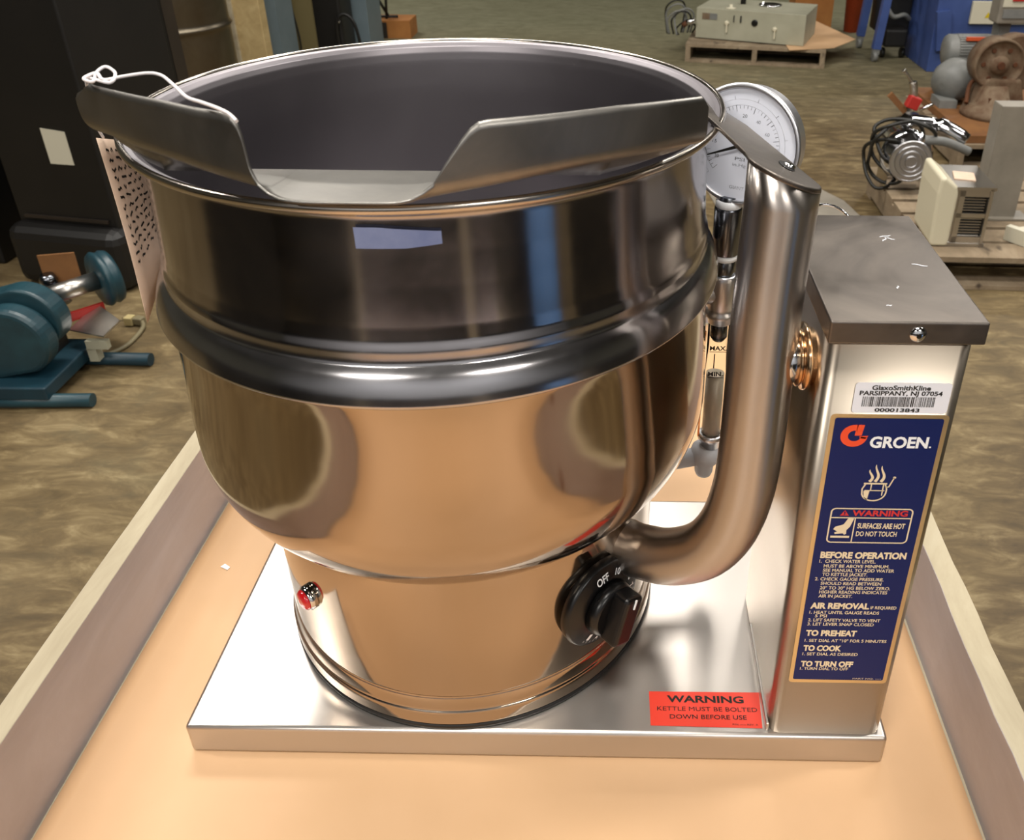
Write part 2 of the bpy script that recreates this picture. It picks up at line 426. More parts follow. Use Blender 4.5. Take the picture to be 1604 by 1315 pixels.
prof += [(q.x, q.z) for q in smooth_path([(.2030, 0, .231), (.2028, 0, .25), (.2018, 0, .27), (.2007, 0, .29), (.2000, 0, .308), (.1999, 0, .322), (.2003, 0, .332), (.2009, 0, .3378)], 6)]
lathe_k('jacket', prof, M['jacket'])
prof = [(.1990, .3370), (.2040, .3374)]+fillet((.2040, .3374), (.2072, .3385), (.2070, .3410), 6)[1:]
prof += [(q.x, q.z) for q in smooth_path([(.2070, 0, .3410), (.2060, 0, .3462), (.2042, 0, .3520), (.2014, 0, .3576), (.1978, 0, .3620)], 6)][1:]
prof += fillet((.1978, .3620), (.1968, .3634), (.1968, .3670), 6)[1:]+[(.1968, .3712), (.1966, .3722)]+[(.1950, .3745)]
lathe_k('shoulder_band', prof, M['band'])
prof = [(.1976, .3712), (.1973, .3728), (.1966, .3748), (.1959, .377), (.1951, .385), (.1938, .41), (.1930, .43), (.1926, .449)]+fillet((.1926, .449), (.1926, .4525), (.195, .4535), 5)[1:]
lathe_k('collar', prof, M['collar'])
prof = [(.1940, .4530), (.1965, .4532)]+fillet((.1965, .4532), (.2020, .4545), (.2040, .4575), 6)[1:]+fillet((.2040, .4575), (.2052, .4605), (.2030, .4618), 6)[1:]
prof += fillet((.2030, .4618), (.2012, .4626), (.2004, .4600), 5)[1:]+[(.2000, .4560)]
lathe_k('rim', prof, M['rim'])
prof = [(.2002, .4600), (.1970, .4592), (.1935, .4565), (.1917, .4520), (.1908, .445), (.1895, .42), (.1885, .36), (.187, .26)]
for i in range(1, 20):
    a = PI/2*i/19; prof.append((.187*math.cos(a)+1e-4, .26-.085*math.sin(a)))
pp_ = [prof[0]]
for (r0, z0), (r1, z1) in zip(prof, prof[1:]):
    pp_ += [(lerp(r0, r1, j/6), lerp(z0, z1, j/6)) for j in range(1, 7)]
bm = BM(); turn(bm, (KX, KY, 0), (0, 0, 1), pp_, n=160, cap=(False, True)); part('kettle_bowl', bm, M['inside'])

# pouring spout: one folded sheet, floor -> bend -> upright wings, trapezoid notch in the middle
Fp = [(.045, .0275, .477), (.058, .0185, .477), (.076, .006, .476), (.100, -.009, .475), (.133, -.0265, .472), (.158, -.037, .4695), (.172, -.0455, .4675), (.184, -.0485, .467), (.208, -.049, .467), (.232, -.0485, .467),
      (.244, -.0450, .4675), (.258, -.0415, .4690), (.286, -.033, .472), (.318, -.020, .475), (.351, -.003, .476), (.388, .022, .476)]
Fs = smooth_path(Fp, 10)
def topz(x):
    tab = [(-1, .505), (.06, .5070), (.11, .5085), (.1500, .5080), (.1540, .5070), (.1565, .5035), (.1580, .4970), (.1590, .4820), (.1620, .4735), (.1670, .4705), (.1740, .4690), (.19, .4684),
           (.232, .4684), (.2390, .4695), (.2450, .4725), (.2500, .4765), (.2570, .4870), (.2640, .4970), (.2690, .5030), (.2730, .5058), (.2780, .5065), (.34, .5065), (.385, .5040), (1, .503)]
    for (a, za), (b, zb) in zip(tab, tab[1:]):
        if a <= x <= b: return lerp(za, zb, (x-a)/(b-a))
RB = .009
# resample densely so the notch edge is crisp
dense = []
for a, b in zip(Fs, Fs[1:]):
    for j in range(4): dense.append(a.lerp(b, j/4))
dense.append(Fs[-1])
bm = BM(); grid = []
NS = len(dense); ctr = Vector((KX, KY, 0))
for i, f in enumerate(dense):
    Z0 = f.z; f = Vector((f.x, f.y, 0)); tg = dense[min(i+3, NS-1)]-dense[max(i-3, 0)]; tg.z = 0; tg.normalize(); nrm = Vector((tg.y, -tg.x, 0))
    rad = (f-ctr); rim_pt = ctr+rad.normalized()*.1975
    if rim_pt.y < .008: rim_pt = Vector((lerp(f.x, rim_pt.x, .8), .008, 0))
    T = topz(f.x)
    amax = PI/2 if T >= Z0+RB else math.acos(max(-1, 1-(T-Z0)/RB))
    inn = f-nrm*RB+nrm*(RB*(1-math.sin(amax)))
    row = [Vector((rim_pt.x, rim_pt.y, .4638)), Vector((lerp(rim_pt.x, inn.x, .5), lerp(rim_pt.y, inn.y, .5), lerp(.4634, Z0, .45))), Vector((inn.x, inn.y, Z0))]
    for k in range(1, 7):
        a = amax*k/6; q = inn+nrm*(RB*math.sin(a)); row.append(Vector((q.x, q.y, Z0+RB*(1-math.cos(a)))))
    last = row[-1]
    for k in range(1, 7):
        z = max(last.z, last.z+(T-last.z)*k/6); row.append(Vector((last.x, last.y, z)))
    # rounded, slightly flared outer ends
    sl = i/(NS-1)
    for q in row[2:]:
        hz = (q.z-Z0)/(.030)
        if sl < .12:
            e = (.006*math.sin(PI*min(1, max(0, hz*.95)))-.016*max(0, (hz-.72)/.28))*(1-sl/.12)**2
            q -= tg*e
        if sl > .93:
            e = (-.007*max(0, hz-.75)/.25)*((sl-.93)/.07)**2; q += tg*e
    grid.append([bm.verts.new(q) for q in row])
for i in range(NS-1):
    for k in range(len(grid[0])-1):
        f = bm.faces.new((grid[i][k], grid[i+1][k], grid[i+1][k+1], grid[i][k+1])); f.smooth = True
bmesh.ops.remove_doubles(bm, verts=bm.verts, dist=1e-5)
part('pouring_spout', bm, M['spout'], solid=.0016, smooth=True)

# clear tape on the collar
def on_cyl(r, a0, z0):   # P(u, v): u metres round the wall to the right, v up
    return lambda u, v: (KX+r*math.cos(a0+u/r), KY+r*math.sin(a0+u/r), z0+v)
bm = BM(); P = on_cyl(.1947, math.radians(-90), .438)
def ribbon(bm, P, us, lo, hi):
    A = [bm.verts.new(P(u, lo(u))) for u in us]; B = [bm.verts.new(P(u, hi(u))) for u in us]
    for i in range(len(us)-1): bm.faces.new((A[i], A[i+1], B[i+1], B[i])).smooth = True
us = [-.0085+.0455*i/12 for i in range(13)]
ribbon(bm, P, us, lambda u: -.0040+max(0, (u-.018))*.10, lambda u: .0082-max(0, (u-.004))*.09)
part('tape_strip', bm, M['tape'], label='torn piece of bluish tape stuck on the collar')

# red pilot lamp
a = math.radians(-131); d = Vector((math.cos(a), math.sin(a), .0)); p0 = Vector((KX, KY, 0))+d*.1622; p0.z = .1005
bm = BM(); turn(bm, p0, d, [(.0102, 0), (.0102, .0045), (.0092, .0060), (.0086, .0064), (.0086, .004)], n=28, cap=(True, True))
pl = part('pilot_lamp', bm, M['chrome'])
bm = BM(); turn(bm, p0, d, [(.0086, .003), (.0086, .0075), (.0070, .0092), (.0030, .0100)], n=24)
sub(pl, 'red_lens', bm, M['red_lens'], label='red glass lens')

# thermostat dial
a = math.radians(-44); d = Vector((math.cos(a), math.sin(a), 0)); c0 = Vector((KX, KY, 0))+d*.1625; c0.z = .0925
side = Vector((-d.y, d.x, 0)); upv = Vector((0, 0, 1))
bm = BM(); turn(bm, c0, d, [(.0265, -.006), (.0380, -.001), (.0390, .004), (.0382, .0072), (.0370, .0078), (.0250, .0106), (.0200, .0116)], n=64)
dial = part('control_dial', bm, M['black'])
bm = BM(); turn(bm, c0, d, [(.0235, .012), (.0225, .0190), (.0200, .0215)], n=40)
mt = Matrix(((side.x, upv.x, d.x, c0.x), (side.y, upv.y, d.y, c0.y), (side.z, upv.z, d.z, c0.z), (0, 0, 0, 1)))
bb = BM(); box(bb, (0, 0, 0), (.0200, .0430, .017), bev=.0035); box(bb, (0, .016, .0087), (.0016, .008, .0010), mi=1)
bmesh.ops.transform(bb, matrix=mt @ Matrix.Translation((0, 0, .0275)) @ Matrix.Rotation(math.radians(-22), 4, 'Z'), verts=bb.verts)
tmp = bpy.data.meshes.new('x'); bb.to_mesh(tmp); bb.free(); bm.from_mesh(tmp); bpy.data.meshes.remove(tmp)
sub(dial, 'grip', bm, [M['black'], M['white']])
bm = BM()
def dial_text(s, ang, rad, w, h, rot):
    # text centred at polar position on the sloping dial shoulder
    cu, cv = rad*math.cos(math.radians(ang)), rad*math.sin(math.radians(ang)); rr = math.radians(rot)
    def P(u, v):
        uu = cu+u*math.cos(rr)-v*math.sin(rr); vv = cv+u*math.sin(rr)+v*math.cos(rr)
        r = math.hypot(uu, vv); hgt = .0078+(.0370-r)*.233
        return c0+side*uu+upv*vv+d*(hgt+.0005)
    text(bm, P, s, -w/2, w/2, -h/2, h, .02)
dial_text('OFF', 96, .0285, .0125, .0065, 5)
for i, s in enumerate(('10', '9', '8', '7', '6')):
    aa = 62-i*21; dial_text(s, aa, .0295, .0062 if len(s) == 2 else .003, .0052, aa-90)
for i, s in enumerate(('1', '2', '3', '4')):
    aa = 232+i*20; dial_text(s, aa, .0290, .0034, .0058, aa+90)
for i in range(19):
    aa = 226+i*7.2; ca, sa = math.cos(math.radians(aa)), math.sin(math.radians(aa))
    def P(u, v, ca=ca, sa=sa):
        uu = ca*(.0335+v)-sa*u; vv = sa*(.0335+v)+ca*u; return c0+side*uu+upv*vv+d*(.0086-v*.233+.0005)
    quad(bm, P, -.0002, -.0008, .0002, .0012)
sub(dial, 'dial_lettering', bm, M['white'])

# pivot tube (handle post) from lower housing up to the rim bracket
TR = .0216
pts = [(.338, .098, .118), (.352, .083, .120), (.366, .070, .126), (.386, .055, .137), (.408, .0415, .158), (.4225, .034, .187), (.4300, .031, .222), (.4325, .030, .26), (.4330, .030, .32), (.4335, .031, .38), (.4355, .033, .4440)]
bm = BM(); tube(bm, pts, TR, n=48, k=8)
def cut(x, y): return .4655-.402*(x-.4137)-.0931*(y-.044)
for v in bm.verts:
    if v.co.z > .4434: v.co.z = cut(v.co.x, v.co.y)-.003
tb = part('pivot_tube', bm, M['tube'])
bm = BM()
a_ = math.atan2(-.07, .127)
turn(bm, (.333, .1025, .1175), Vector((.72, -.68, .06)), [(.0235, 0), (.0228, .004), (.0212, .007)], n=40)
sub(tb, 'weld_ring', bm, M['chrome'])
# bracket plate closing the cut tube and welded to the rim
cxp, cyp = .4355, .033
outl = [(.3985, .1200), (.4060, .0850), (.4137, .0440)]+[(cxp+.0218*math.cos(math.radians(a)), cyp+.0218*math.sin(math.radians(a))) for a in range(176, 378, 8)]+[(.4300, .150), (.4080, .190), (.398, .170)]
bm = BM(); prism(bm, outl, 0, .0035)
for v in bm.verts: v.co.z += cut(v.co.x, v.co.y)-.0035
br = part('rim_bracket', bm, M['cover'], bevel=.0010)
bm = BM(); pr_ = [(.4400+.0046*math.cos(t), .0510+.0100*math.sin(t)) for t in [2*PI*i/20 for i in range(20)]]
prism(bm, pr_, 0, .0004)
for v in bm.verts: v.co.z += cut(v.co.x, v.co.y)+.0002
sub(br, 'slot', bm, M['gasket'], label='dark oblong slot')
bm = BM(); turn(bm, (.4412, .0485, .4555), (.37, 0, .93), [(.0036, -.001), (.0036, .0008), (.0020, .0014)], n=16); sub(br, 'screw', bm, M['chrome'])

# trunnion between tube and housing
TY, TZ = .032, .3345
bm = BM(); turn(bm, (.4500, TY, TZ), (1, 0, 0), [(.0150, 0), (.0150, .0035), (.0168, .0042), (.0195, .0050), (.0195, .0066), (.0180, .0070), (.0180, .0078), (.0215, .0084), (.0222, .0100), (.0215, .0114), (.0190, .0120), (.0185, .0155)], n=56)
part('trunnion', bm, M['trunnion'], label='heat tinted trunnion bushing')
bm = BM(); turn(bm, (.4400, TY, TZ), (1, 0, 0), [(.0165, 0), (.0170, .0160), (.0150, .0172)], n=40); part('trunnion_nut', bm, M['chrome'])

# control housing
XL, XR, YF, HY = .4652, .5550, .0037, .1500
HT = .366
bm = BM(); box(bm, ((XL+XR)/2, (YF+HY)/2, HT/2), (XR-XL, HY-YF, HT))
es = [e for e in bm.edges if abs(e.verts[0].co.z-e.verts[1].co.z) > .1]
bmesh.ops.bevel(bm, geom=es, offset=.0095, segments=6, profile=.5, affect='EDGES')
hs = part('control_housing', bm, M['brushed_v'])
for p in hs.data.polygons: p.use_smooth = abs(p.normal.z) < .9
bm = BM(); box(bm, (XL-.0006, .055, .0045), (.0028, .100, .009), bev=.0009); sub(hs, 'seam_strip', bm, M['trim_steel'])
CT, CB = .3802, .3651
bm = BM(); x0, x1, y0, y1 = .4641, .5562, -.0039, .1566
prism(bm, [(x0, y0), (x1, y0), (x1, y1), (x0, y1)], CB, CT)
cov = part('housing_cover', bm, M['cover'], bevel=.0012)
bm = BM(); turn(bm, (.5155, y0+.0003, .3722), (0, -1, 0), [(.0052, 0), (.0050, .0010), (.0036, .0022), (.0015, .0028)], n=28)
s_ = sub(cov, 'screw', bm, M['chrome'])
bm = BM(); tube(bm, [(XR-.0002, .045, .2525), (XR+.0035, .045, .2525)], lambda t: .0042-.0012*t, n=20, k=0); sub(hs, 'side_screw', bm, M['chrome'])
bm = BM(); tube(bm, [(.470, .158, .352), (.478, .180, .366), (.497, .196, .3715), (.513, .196, .3700), (.524, .186, .362), (.526, .158, .352)], .0011, n=8)
part('wire_loop', bm, M['chrome'])
for (sx, sy, l, an) in ((.528, .118, .009, .3), (.530, .114, .007, -.5), (.526, .112, .006, .9), (.515, .04, .004, 1.2), (.503, .016, .0035, .1), (.538, .072, .010, -.35)):
    bm = BM(); P = lambda u, v: (sx+u*math.cos(an)-v*math.sin(an), sy+u*math.sin(an)+v*math.cos(an), CT+.0002)
    strip(bm, P, [(-l/2, 0), (-l/6, .0006), (l/5, -.0003), (l/2, .0004)], lambda t: .0009*(1-abs(t-.5))+.0001)
    sub(cov, 'scuff_mark', bm, M['silver_paper'])

# --- stickers on the housing front (mm on the front face)
def PF(off): return lambda u, v: (u/1000, YF-off, v/1000)
bm = BM(); poly(bm, PF(.00022), rrect(475, 60.5, 549, 310, 3))
plate = part('instruction_plate', bm, M['gold'], label='navy blue instruction plate with gold border')
bm = BM(); poly(bm, PF(.0004), rrect(478, 64, 546, 307, 1.5)); sub(plate, 'plate_field', bm, M['navy'])
P = PF(.0006)
bm = BM()
text(bm, P, 'GROEN', 502.2, 539.2, 284.6, 8.2, .035); quad(bm, P, 540.2, 284.6, 541.4, 285.8)
sub(plate, 'brand_lettering', bm, M['white'])
bm = BM()   # G emblem: open ring with a hooked bar
outer = arc(491.5, 293.2, 8.4, 62, 352, 26); inner = arc(491.5, 293.2, 4.1, 352, 62, 22)
L = [bm.verts.new(P(*q)) for q in arc(491.5, 293.4, 8.6, 78, 352, 30)]; R_ = [bm.verts.new(P(*q)) for q in arc(491.8, 293.4, 4.2, 78, 352, 30)]
for i in range(30): bm.faces.new((L[i], L[i+1], R_[i+1], R_[i]))
poly(bm, P, [(492.6, 302), (497.2, 302), (496.6, 297.2), (492.4, 297.4)])
poly(bm, P, [(492.0, 297.5), (496.6, 297.4), (496.2, 293.6), (491.8, 293.6)])
poly(bm, P, [(495.0, 293.2), (500.6, 293.6), (499.0, 291.2), (495.2, 291.6)])
sub(plate, 'emblem', bm, M['orange_ink'])
bm = BM()   # little kettle pictogram with steam
strip(bm, P, [(503.4, 255), (518.6, 255)], 1.3)
strip(bm, P, [(504.6, 254.6), (502.9, 250.5), (503.3, 246)]+arc(511, 247.2, 7.7, 195, 345, 14, 6.6)+[(518.8, 247), (518.9, 250.5), (517.4, 254.6)], 1.0)
strip(bm, P, [(504.5, 249.2), (517.6, 249.2)], .7)
poly(bm, P, [(504, 248.8), (508, 248.8), (507.2, 240.8), (505, 243)]); strip(bm, P, [(508.5, 254.4), (508.5, 249.4)], .8); strip(bm, P, [(516.4, 254.4), (516.4, 245)], .8)
strip(bm, P, [(517.8, 252.2), (520, 252.4), (522.4, 260)], .9); poly(bm, P, arc(522.5, 260.2, 1.0, 0, 330, 11))
for k, x in enumerate((507.2, 510.8, 514.6)):
    pts2 = [(x+1.8*math.sin(t*4.4+.4)-1.2+t*1.6, 256.6+t*(10+2.5*(k == 1)+1.5*k)) for t in [i/14 for i in range(15)]]
    strip(bm, P, pts2, lambda t: 1.9*(1-t)**.6+.3)
strip(bm, P, rrect(485.5, 203.5, 539.5, 233.5, 3), 1.0, closed=True)
strip(bm, P, [(485.8, 225.5), (539.3, 225.5)], .9); strip(bm, P, [(502.2, 225.3), (502.2, 203.8)], .8)
poly(bm, P, [(487.5, 207.6), (500.3, 207.6), (500.3, 209.4), (487.5, 209.4)])   # hot plate
poly(bm, P, [(501.4, 224.8), (497.6, 225.2), (495, 219.6), (489.6, 217.4), (488.6, 215.2), (491.6, 213.2), (489.6, 212.2), (490.2, 210.9), (495.6, 211.6), (496.6, 210.4), (497.8, 211.2), (497.6, 214.6), (499.6, 217.6)])
def T(s, a, b, v, h, bold=0): text(bm, P, s, a, b, v, h, bold)
T('SURFACES ARE HOT', 504.5, 536.4, 216.4, 4.4, .03); T('DO NOT TOUCH', 504.5, 532, 209.4, 4.2, .02)
for s, a, b, v in (('BEFORE OPERATION', 483, 542, 189), ('AIR REMOVAL', 482, 524, 140), ('TO PREHEAT', 482, 519, 112), ('TO COOK', 482, 510, 96), ('TO TURN OFF', 482, 521, 79)):
    T(s, a, b, v, 5.4, .05)
for s, a, b, v in (('1.', 483, 484.6, 184.5), ('CHECK WATER LEVEL.', 487, 522, 184.5), ('MUST BE ABOVE MINIMUM.', 486.5, 532, 180), ('SEE MANUAL TO ADD WATER', 486.5, 536, 176), ('TO KETTLE JACKET.', 486.5, 518, 172),
                   ('2. CHECK GAUGE PRESSURE.', 482, 530, 167.6), ('SHOULD READ BETWEEN', 486.5, 529, 163.4), ('20" TO 30" HG BELOW ZERO.', 486.5, 536, 159), ('HIGHER READING INDICATES', 486.5, 534.5, 155), ('AIR IN JACKET.', 486.5, 510.5, 151),
                   ('IF REQUIRED', 525, 543.5, 140), ('1. HEAT UNTIL GAUGE READS', 482, 532, 134.6), ('5 PSI', 486.5, 495, 131), ('2. LIFT SAFETY VALVE TO VENT', 482, 534, 126.8), ('3. LET LEVER SNAP CLOSED', 482, 530, 122.6),
                   ('1. SET DIAL AT "10" FOR 5 MINUTES', 482, 542, 105.4), ('1. SET DIAL AS DESIRED', 482, 523, 91), ('1. TURN DIAL TO OFF', 482, 518, 75)):
    T(s, a, b, v, 2.9, .015)
T('PART NO. 123456 REV. A'.replace('123456 REV. A', '----'), 523, 544.5, 65.3, 1.5)
sub(plate, 'cream_lettering', bm, M['cream'])
bm = BM(); text(bm, P, 'WARNING', 499.5, 536.5, 227.4, 4.6, .035); poly(bm, P, [(491.5, 227.4), (497.4, 227.4), (494.4, 232.2)])
sub(plate, 'warning_lettering', bm, M['redink'])
bm = BM(); poly(bm, P, [(493.9, 228.2), (494.9, 228.2), (494.9, 228.8), (493.9, 228.8)]) ; poly(bm, P, [(494.0, 229.2), (494.8, 229.2), (494.9, 231), (493.9, 231)])
bmesh.ops.translate(bm, verts=bm.verts, vec=(0, -.0002, 0)); sub(plate, 'warning_mark', bm, M['navy'])

bm = BM(); poly(bm, PF(.00065), rrect(487.0, 311.3, 546, 334, 2.4))
st = part('asset_sticker', bm, M['silver_paper'], label='white asset sticker with barcode')
bm = BM(); P = PF(.0008)
text(bm, P, 'GlaxoSmithKline', 497.3, 533.2, 328.6, 3.3, .03); text(bm, P, 'PARSIPPANY, NJ 07054', 490.2, 541, 324.7, 3.1, .03)
text(bm, P, '000013843', 501.2, 529, 312.4, 2.6, .03)
rb = random.Random(5); u = 492.6
while u < 537.4:
    wd = rb.choice((.28, .28, .55, .8)); quad(bm, P, u, 316.2, min(u+wd, 537.6), 323.6); u += wd+rb.choice((.3, .3, .6))
sub(st, 'sticker_lettering', bm, M['blackink'])

# red warning sticker on the base plate
bm = BM(); poly(bm, lambda u, v: (u, v, .00025), [(.3718, .0395), (.4632, .0400), (.4615, .0070), (.3722, .0080)][::-1])
ws = part('warning_sticker', bm, M['redsticker'], label='red-orange warning sticker')
bm = BM(); P = lambda u, v: (u/1000, v/1000, .0005)
text(bm, P, 'WARNING', 386.5, 449.5, 29.6, 6.0, .03); text(bm, P, 'KETTLE MUST BE BOLTED', 378, 459.5, 21.6, 3.8, 0)
text(bm, P, 'DOWN BEFORE USE', 388, 450, 14.4, 3.8, .008); text(bm, P, 'P/N ------ REV. A'.replace('------', '-----'), 438, 458.5, 9.2, 1.5)
sub(ws, 'warning_lettering', bm, M['blackink'])

# pressure gauge and sight glass at the rear right
GX, GY = .4285, .200
gc = Vector((.4360, GY, .4190)); ga = math.radians(-90-30); gd = Vector((math.cos(ga), math.sin(ga), .10)).normalized()
bm = BM(); turn(bm, gc-gd*.020, gd, [(.030, 0), (.0435, .004), (.0440, .018), (.0462, .0215), (.0468, .0245), (.0458, .0262), (.0438, .0266), (.0430, .0258), (.0425, .0235)], n=72, cap=(True, False))
gg = part('pressure_gauge', bm, M['bezel'])
bm = BM(); turn(bm, gc-gd*.020, gd, [(.0430, .0215), (.0430, .0240)], n=64); sub(gg, 'gauge_face', bm, M['dial_face'])
gs_ = gd.cross(Vector((0, 0, 1))).normalized()*-1
gs_ = Vector((0, 0, 1)).cross(gd).normalized(); gu = gd.cross(gs_).normalized()
def PG(u, v): return gc+gd*.0040+gs_*u+gu*v
bm = BM()
def ang(t): return math.radians(225-270*t)
for i in range(46):
    t = i/45; a = ang(t); L0, L1 = (.0255, .0300) if i % 5 == 0 else (.0275, .0300)
    strip(bm, PG, [(L0*math.cos(a), L0*math.sin(a)), (L1*math.cos(a), L1*math.sin(a))], .0005)
strip(bm, PG, arc(0, 0, .0302, 225, -45, 60), .0003)
for i in range(10):
    a = ang(i/9); strip(bm, PG, [(.0345*math.cos(a), .0345*math.sin(a)), (.0370*math.cos(a), .0370*math.sin(a))], .0004)
strip(bm, PG, arc(0, 0, .0345, 225, -45, 60), .00025)
for i, s in enumerate(('30', '15', '0', '10', '20', '40', '60', '80', '100')):
    a = ang((i+.5)/9); cu_, cv_ = .0222*math.cos(a), .0222*math.sin(a)
    text(bm, PG, s, cu_-.0009*len(s), cu_+.0009*len(s), cv_-.0012, .0026, .01)
text(bm, PG, 'PSI', -.004, .004, -.012, .0026, .01); text(bm, PG, 'in.Hg', -.0055, .0055, -.0165, .0024); text(bm, PG, 'GIANT', -.006, .006, -.0345, .0026)
sub(gg, 'gauge_marks', bm, M['blackink'])
bm = BM(); a = math.radians(203)
def PN(u, v): return gc+gd*.0056+gs_*u+gu*v
strip(bm, PN, [(-.009*math.cos(a), -.009*math.sin(a)), (.031*math.cos(a), .031*math.sin(a))], lambda t: .0026*(1-t)+.0008)
poly(bm, PN, arc(0, 0, .0028, 0, 345, 23)); sub(gg, 'needle', bm, M['blackink'])
def vturn(name, prof, m, n=32, lab=None, par=None):
    bm = BM(); turn(bm, (GX, GY, 0), (0, 0, 1), prof, n=n)
    return sub(par, name, bm, m, label=lab) if par else part(name, bm, m, label=lab)
fit = vturn('gauge_fitting', [(.0085, .3780), (.0085, .3700), (.0108, .3685), (.0112, .3670), (.0112, .3290), (.0100, .3275)], M['chrome_dark'], lab='dark nickel gauge coupling')
vturn('thread_tape', [(.0090, .3745), (.0105, .3735), (.0105, .3690), (.0095, .3682)], M['white'], par=fit, lab='white thread tape')
vturn('thread_tape', [(.0095, .3285), (.0106, .3275), (.0106, .3235), (.0095, .3225)], M['white'], par=fit, lab='white thread tape')
vturn('fitting_collar', [(.0092, .3240), (.0104, .3230), (.0104, .3110), (.0095, .3095)], M['chrome_dark'], n=6, par=fit)
bm = BM(); turn(bm, (GX, GY, 0), (0, 0, 1), [(.0100, .3100), (.0116, .3085), (.0120, .3050), (.0120, .2800), (.0108, .2780), (.0108, .2755), (.0128, .2745), (.0128, .2705), (.0100, .2690), (.0100, .2640)], n=32)
turn(bm, (GX-.004, GY, .292), (-1, -.1, 0), [(.010, 0), (.010, .022)], n=20)
valve = part('sight_glass_valve', bm, M['bezel'])
bm = BM(); turn(bm, (GX, GY, 0), (0, 0, 1), [(.0092, .266), (.0092, .146)], n=28, cap=(True, True)); gl = part('sight_glass', bm, M['glass'])
bm = BM(); turn(bm, (GX, GY, 0), (0, 0, 1), [(.0076, .212), (.0076, .147)], n=20); sub(gl, 'water_column', bm, M['water'])
bm = BM(); turn(bm, (GX, GY, 0), (0, 0, 1), [(.0050, .265), (.0070, .262), (.0074, .250), (.0050, .246)], n=16); sub(gl, 'ball_seal', bm, M['chrome_dark'])
bm = BM(); box(bm, (GX-.0115, GY-.002, .200), (.0016, .0022, .110)); part('guard_rod', bm, M['trunnion'])
bm = BM(); PS = lambda u, v: (GX-.0078+u, GY-.0100, v)
text(bm, PS, 'MAX.', 0, .0145, .2410, .0042, .03); text(bm, PS, 'MIN.', 0, .0130, .2150, .0042, .03)
strip(bm, PS, [(.0, .2395), (.0145, .2395)], .0006); strip(bm, PS, [(.0, .2135), (.0135, .2135)], .0006); strip(bm, PS, [(.0045, .2375), (.0045, .2230)], .0010)
sub(gl, 'level_marks', bm, M['blackink'])
bm = BM(); turn(bm, (GX, GY, 0), (0, 0, 1), [(.0100, .1480), (.0118, .1465), (.0118, .1425), (.0085, .1405), (.0085, .1330)], n=24); sn = part('sight_glass_nut', bm, M['bezel'])
bm = BM(); turn(bm, (GX-.004, GY, 0), (0, 0, 1), [(.0060, .1350), (.0120, .1310), (.0140, .1240), (.0135, .1180), (.0090, .1120), (.0085, .1040), (.0070, .1000)], n=24)
turn(bm, (GX-.006, GY, .121), (-.9, -.15, -.1), [(.0085, .005), (.0085, .05)], n=20)
part('drain_cock', bm, M['putty'], label='grey lower cock fitting')

# ================================================================== PAPER TAG ON A STRING
tagt = thing('paper_tag', 'manila paper tag with handwriting hanging by string from the spout', 'tag', (.01, .11, .31)); tagt['_org'] = (.01, .11, .31)
A, B, C_, D_ = Vector((.0030, .098, .452)), Vector((.0050, .138, .4365)), Vector((.0020, .146, .3440)), Vector((.0010, .100, .3135))
bm = BM(); n = 10; rows = []
for i in range(n+1):
    t = i/n; l = A.lerp(D_, t); r = B.lerp(C_, t); row = []
    for j in range(5): q = l.lerp(r, j/4); q.x += .0015*math.sin(PI*t); row.append(bm.verts.new(q))
    rows.append(row)
for i in range(n):
    for j in range(4): bm.faces.new((rows[i][j], rows[i+1][j], rows[i+1][j+1], rows[i][j+1])).smooth = True
card = obj('card', bm, M['paper'], tagt, solid=.0005)
bm = BM(); rr_ = random.Random(3)
for ln in range(13):
    t0 = .06+ln*.052
    u = .12
    while u < .86:
        l_ = rr_.uniform(.05, .13)
        def PT(a, b_):
            l = A.lerp(D_, b_); r = B.lerp(C_, b_); q = l.lerp(r, a); return Vector((q.x+.0015*math.sin(PI*b_)+.0007, q.y, q.z))
        k = [(u, t0+rr_.uniform(-.012, .012)), (u+l_*.4, t0+rr_.uniform(-.014, .014)), (u+l_*.7, t0+rr_.uniform(-.014, .014)), (u+l_, t0+rr_.uniform(-.01, .01))]
        for off in (0, .0012):
            pass
        strip(bm, PT, k, .014); u += l_+rr_.uniform(.04, .09)
ink = obj('handwriting', bm, M['blackink'], child(card), loc=(0, 0, 0))
bm2 = BM(); 
bm = BM(); tube(bm, [(.0015, .108, .449), (.004, .100, .460), (.016, .082, .478), (.036, .050, .498), (.0545, .0240, .5090), (.072, .012, .5100), (.068, .026, .5115), (.058, .036, .5125), (.057, .028, .5115), (.062, .014, .5100), (.055, .018, .5105), (.059, .024, .5120), (.068, .014, .5110), (.074, .024, .5105), (.083, .0310, .5105), (.094, .0240, .5110), (.110, .003, .5115), (.126, -.018, .5110), (.138, -.030, .5120), (.148, -.037, .5115), (.1550, -.0400, .5095), (.161, -.046, .5075)], .0009, n=8, k=8)
obj('string', bm, M['string'], tagt)

# ================================================================== BACKGROUND
def tpart(t, name, bm, m, **k): return obj(name, bm, m, t, loc=(0, 0, 0), **k)
DK = FZ+.14          # pallet deck height

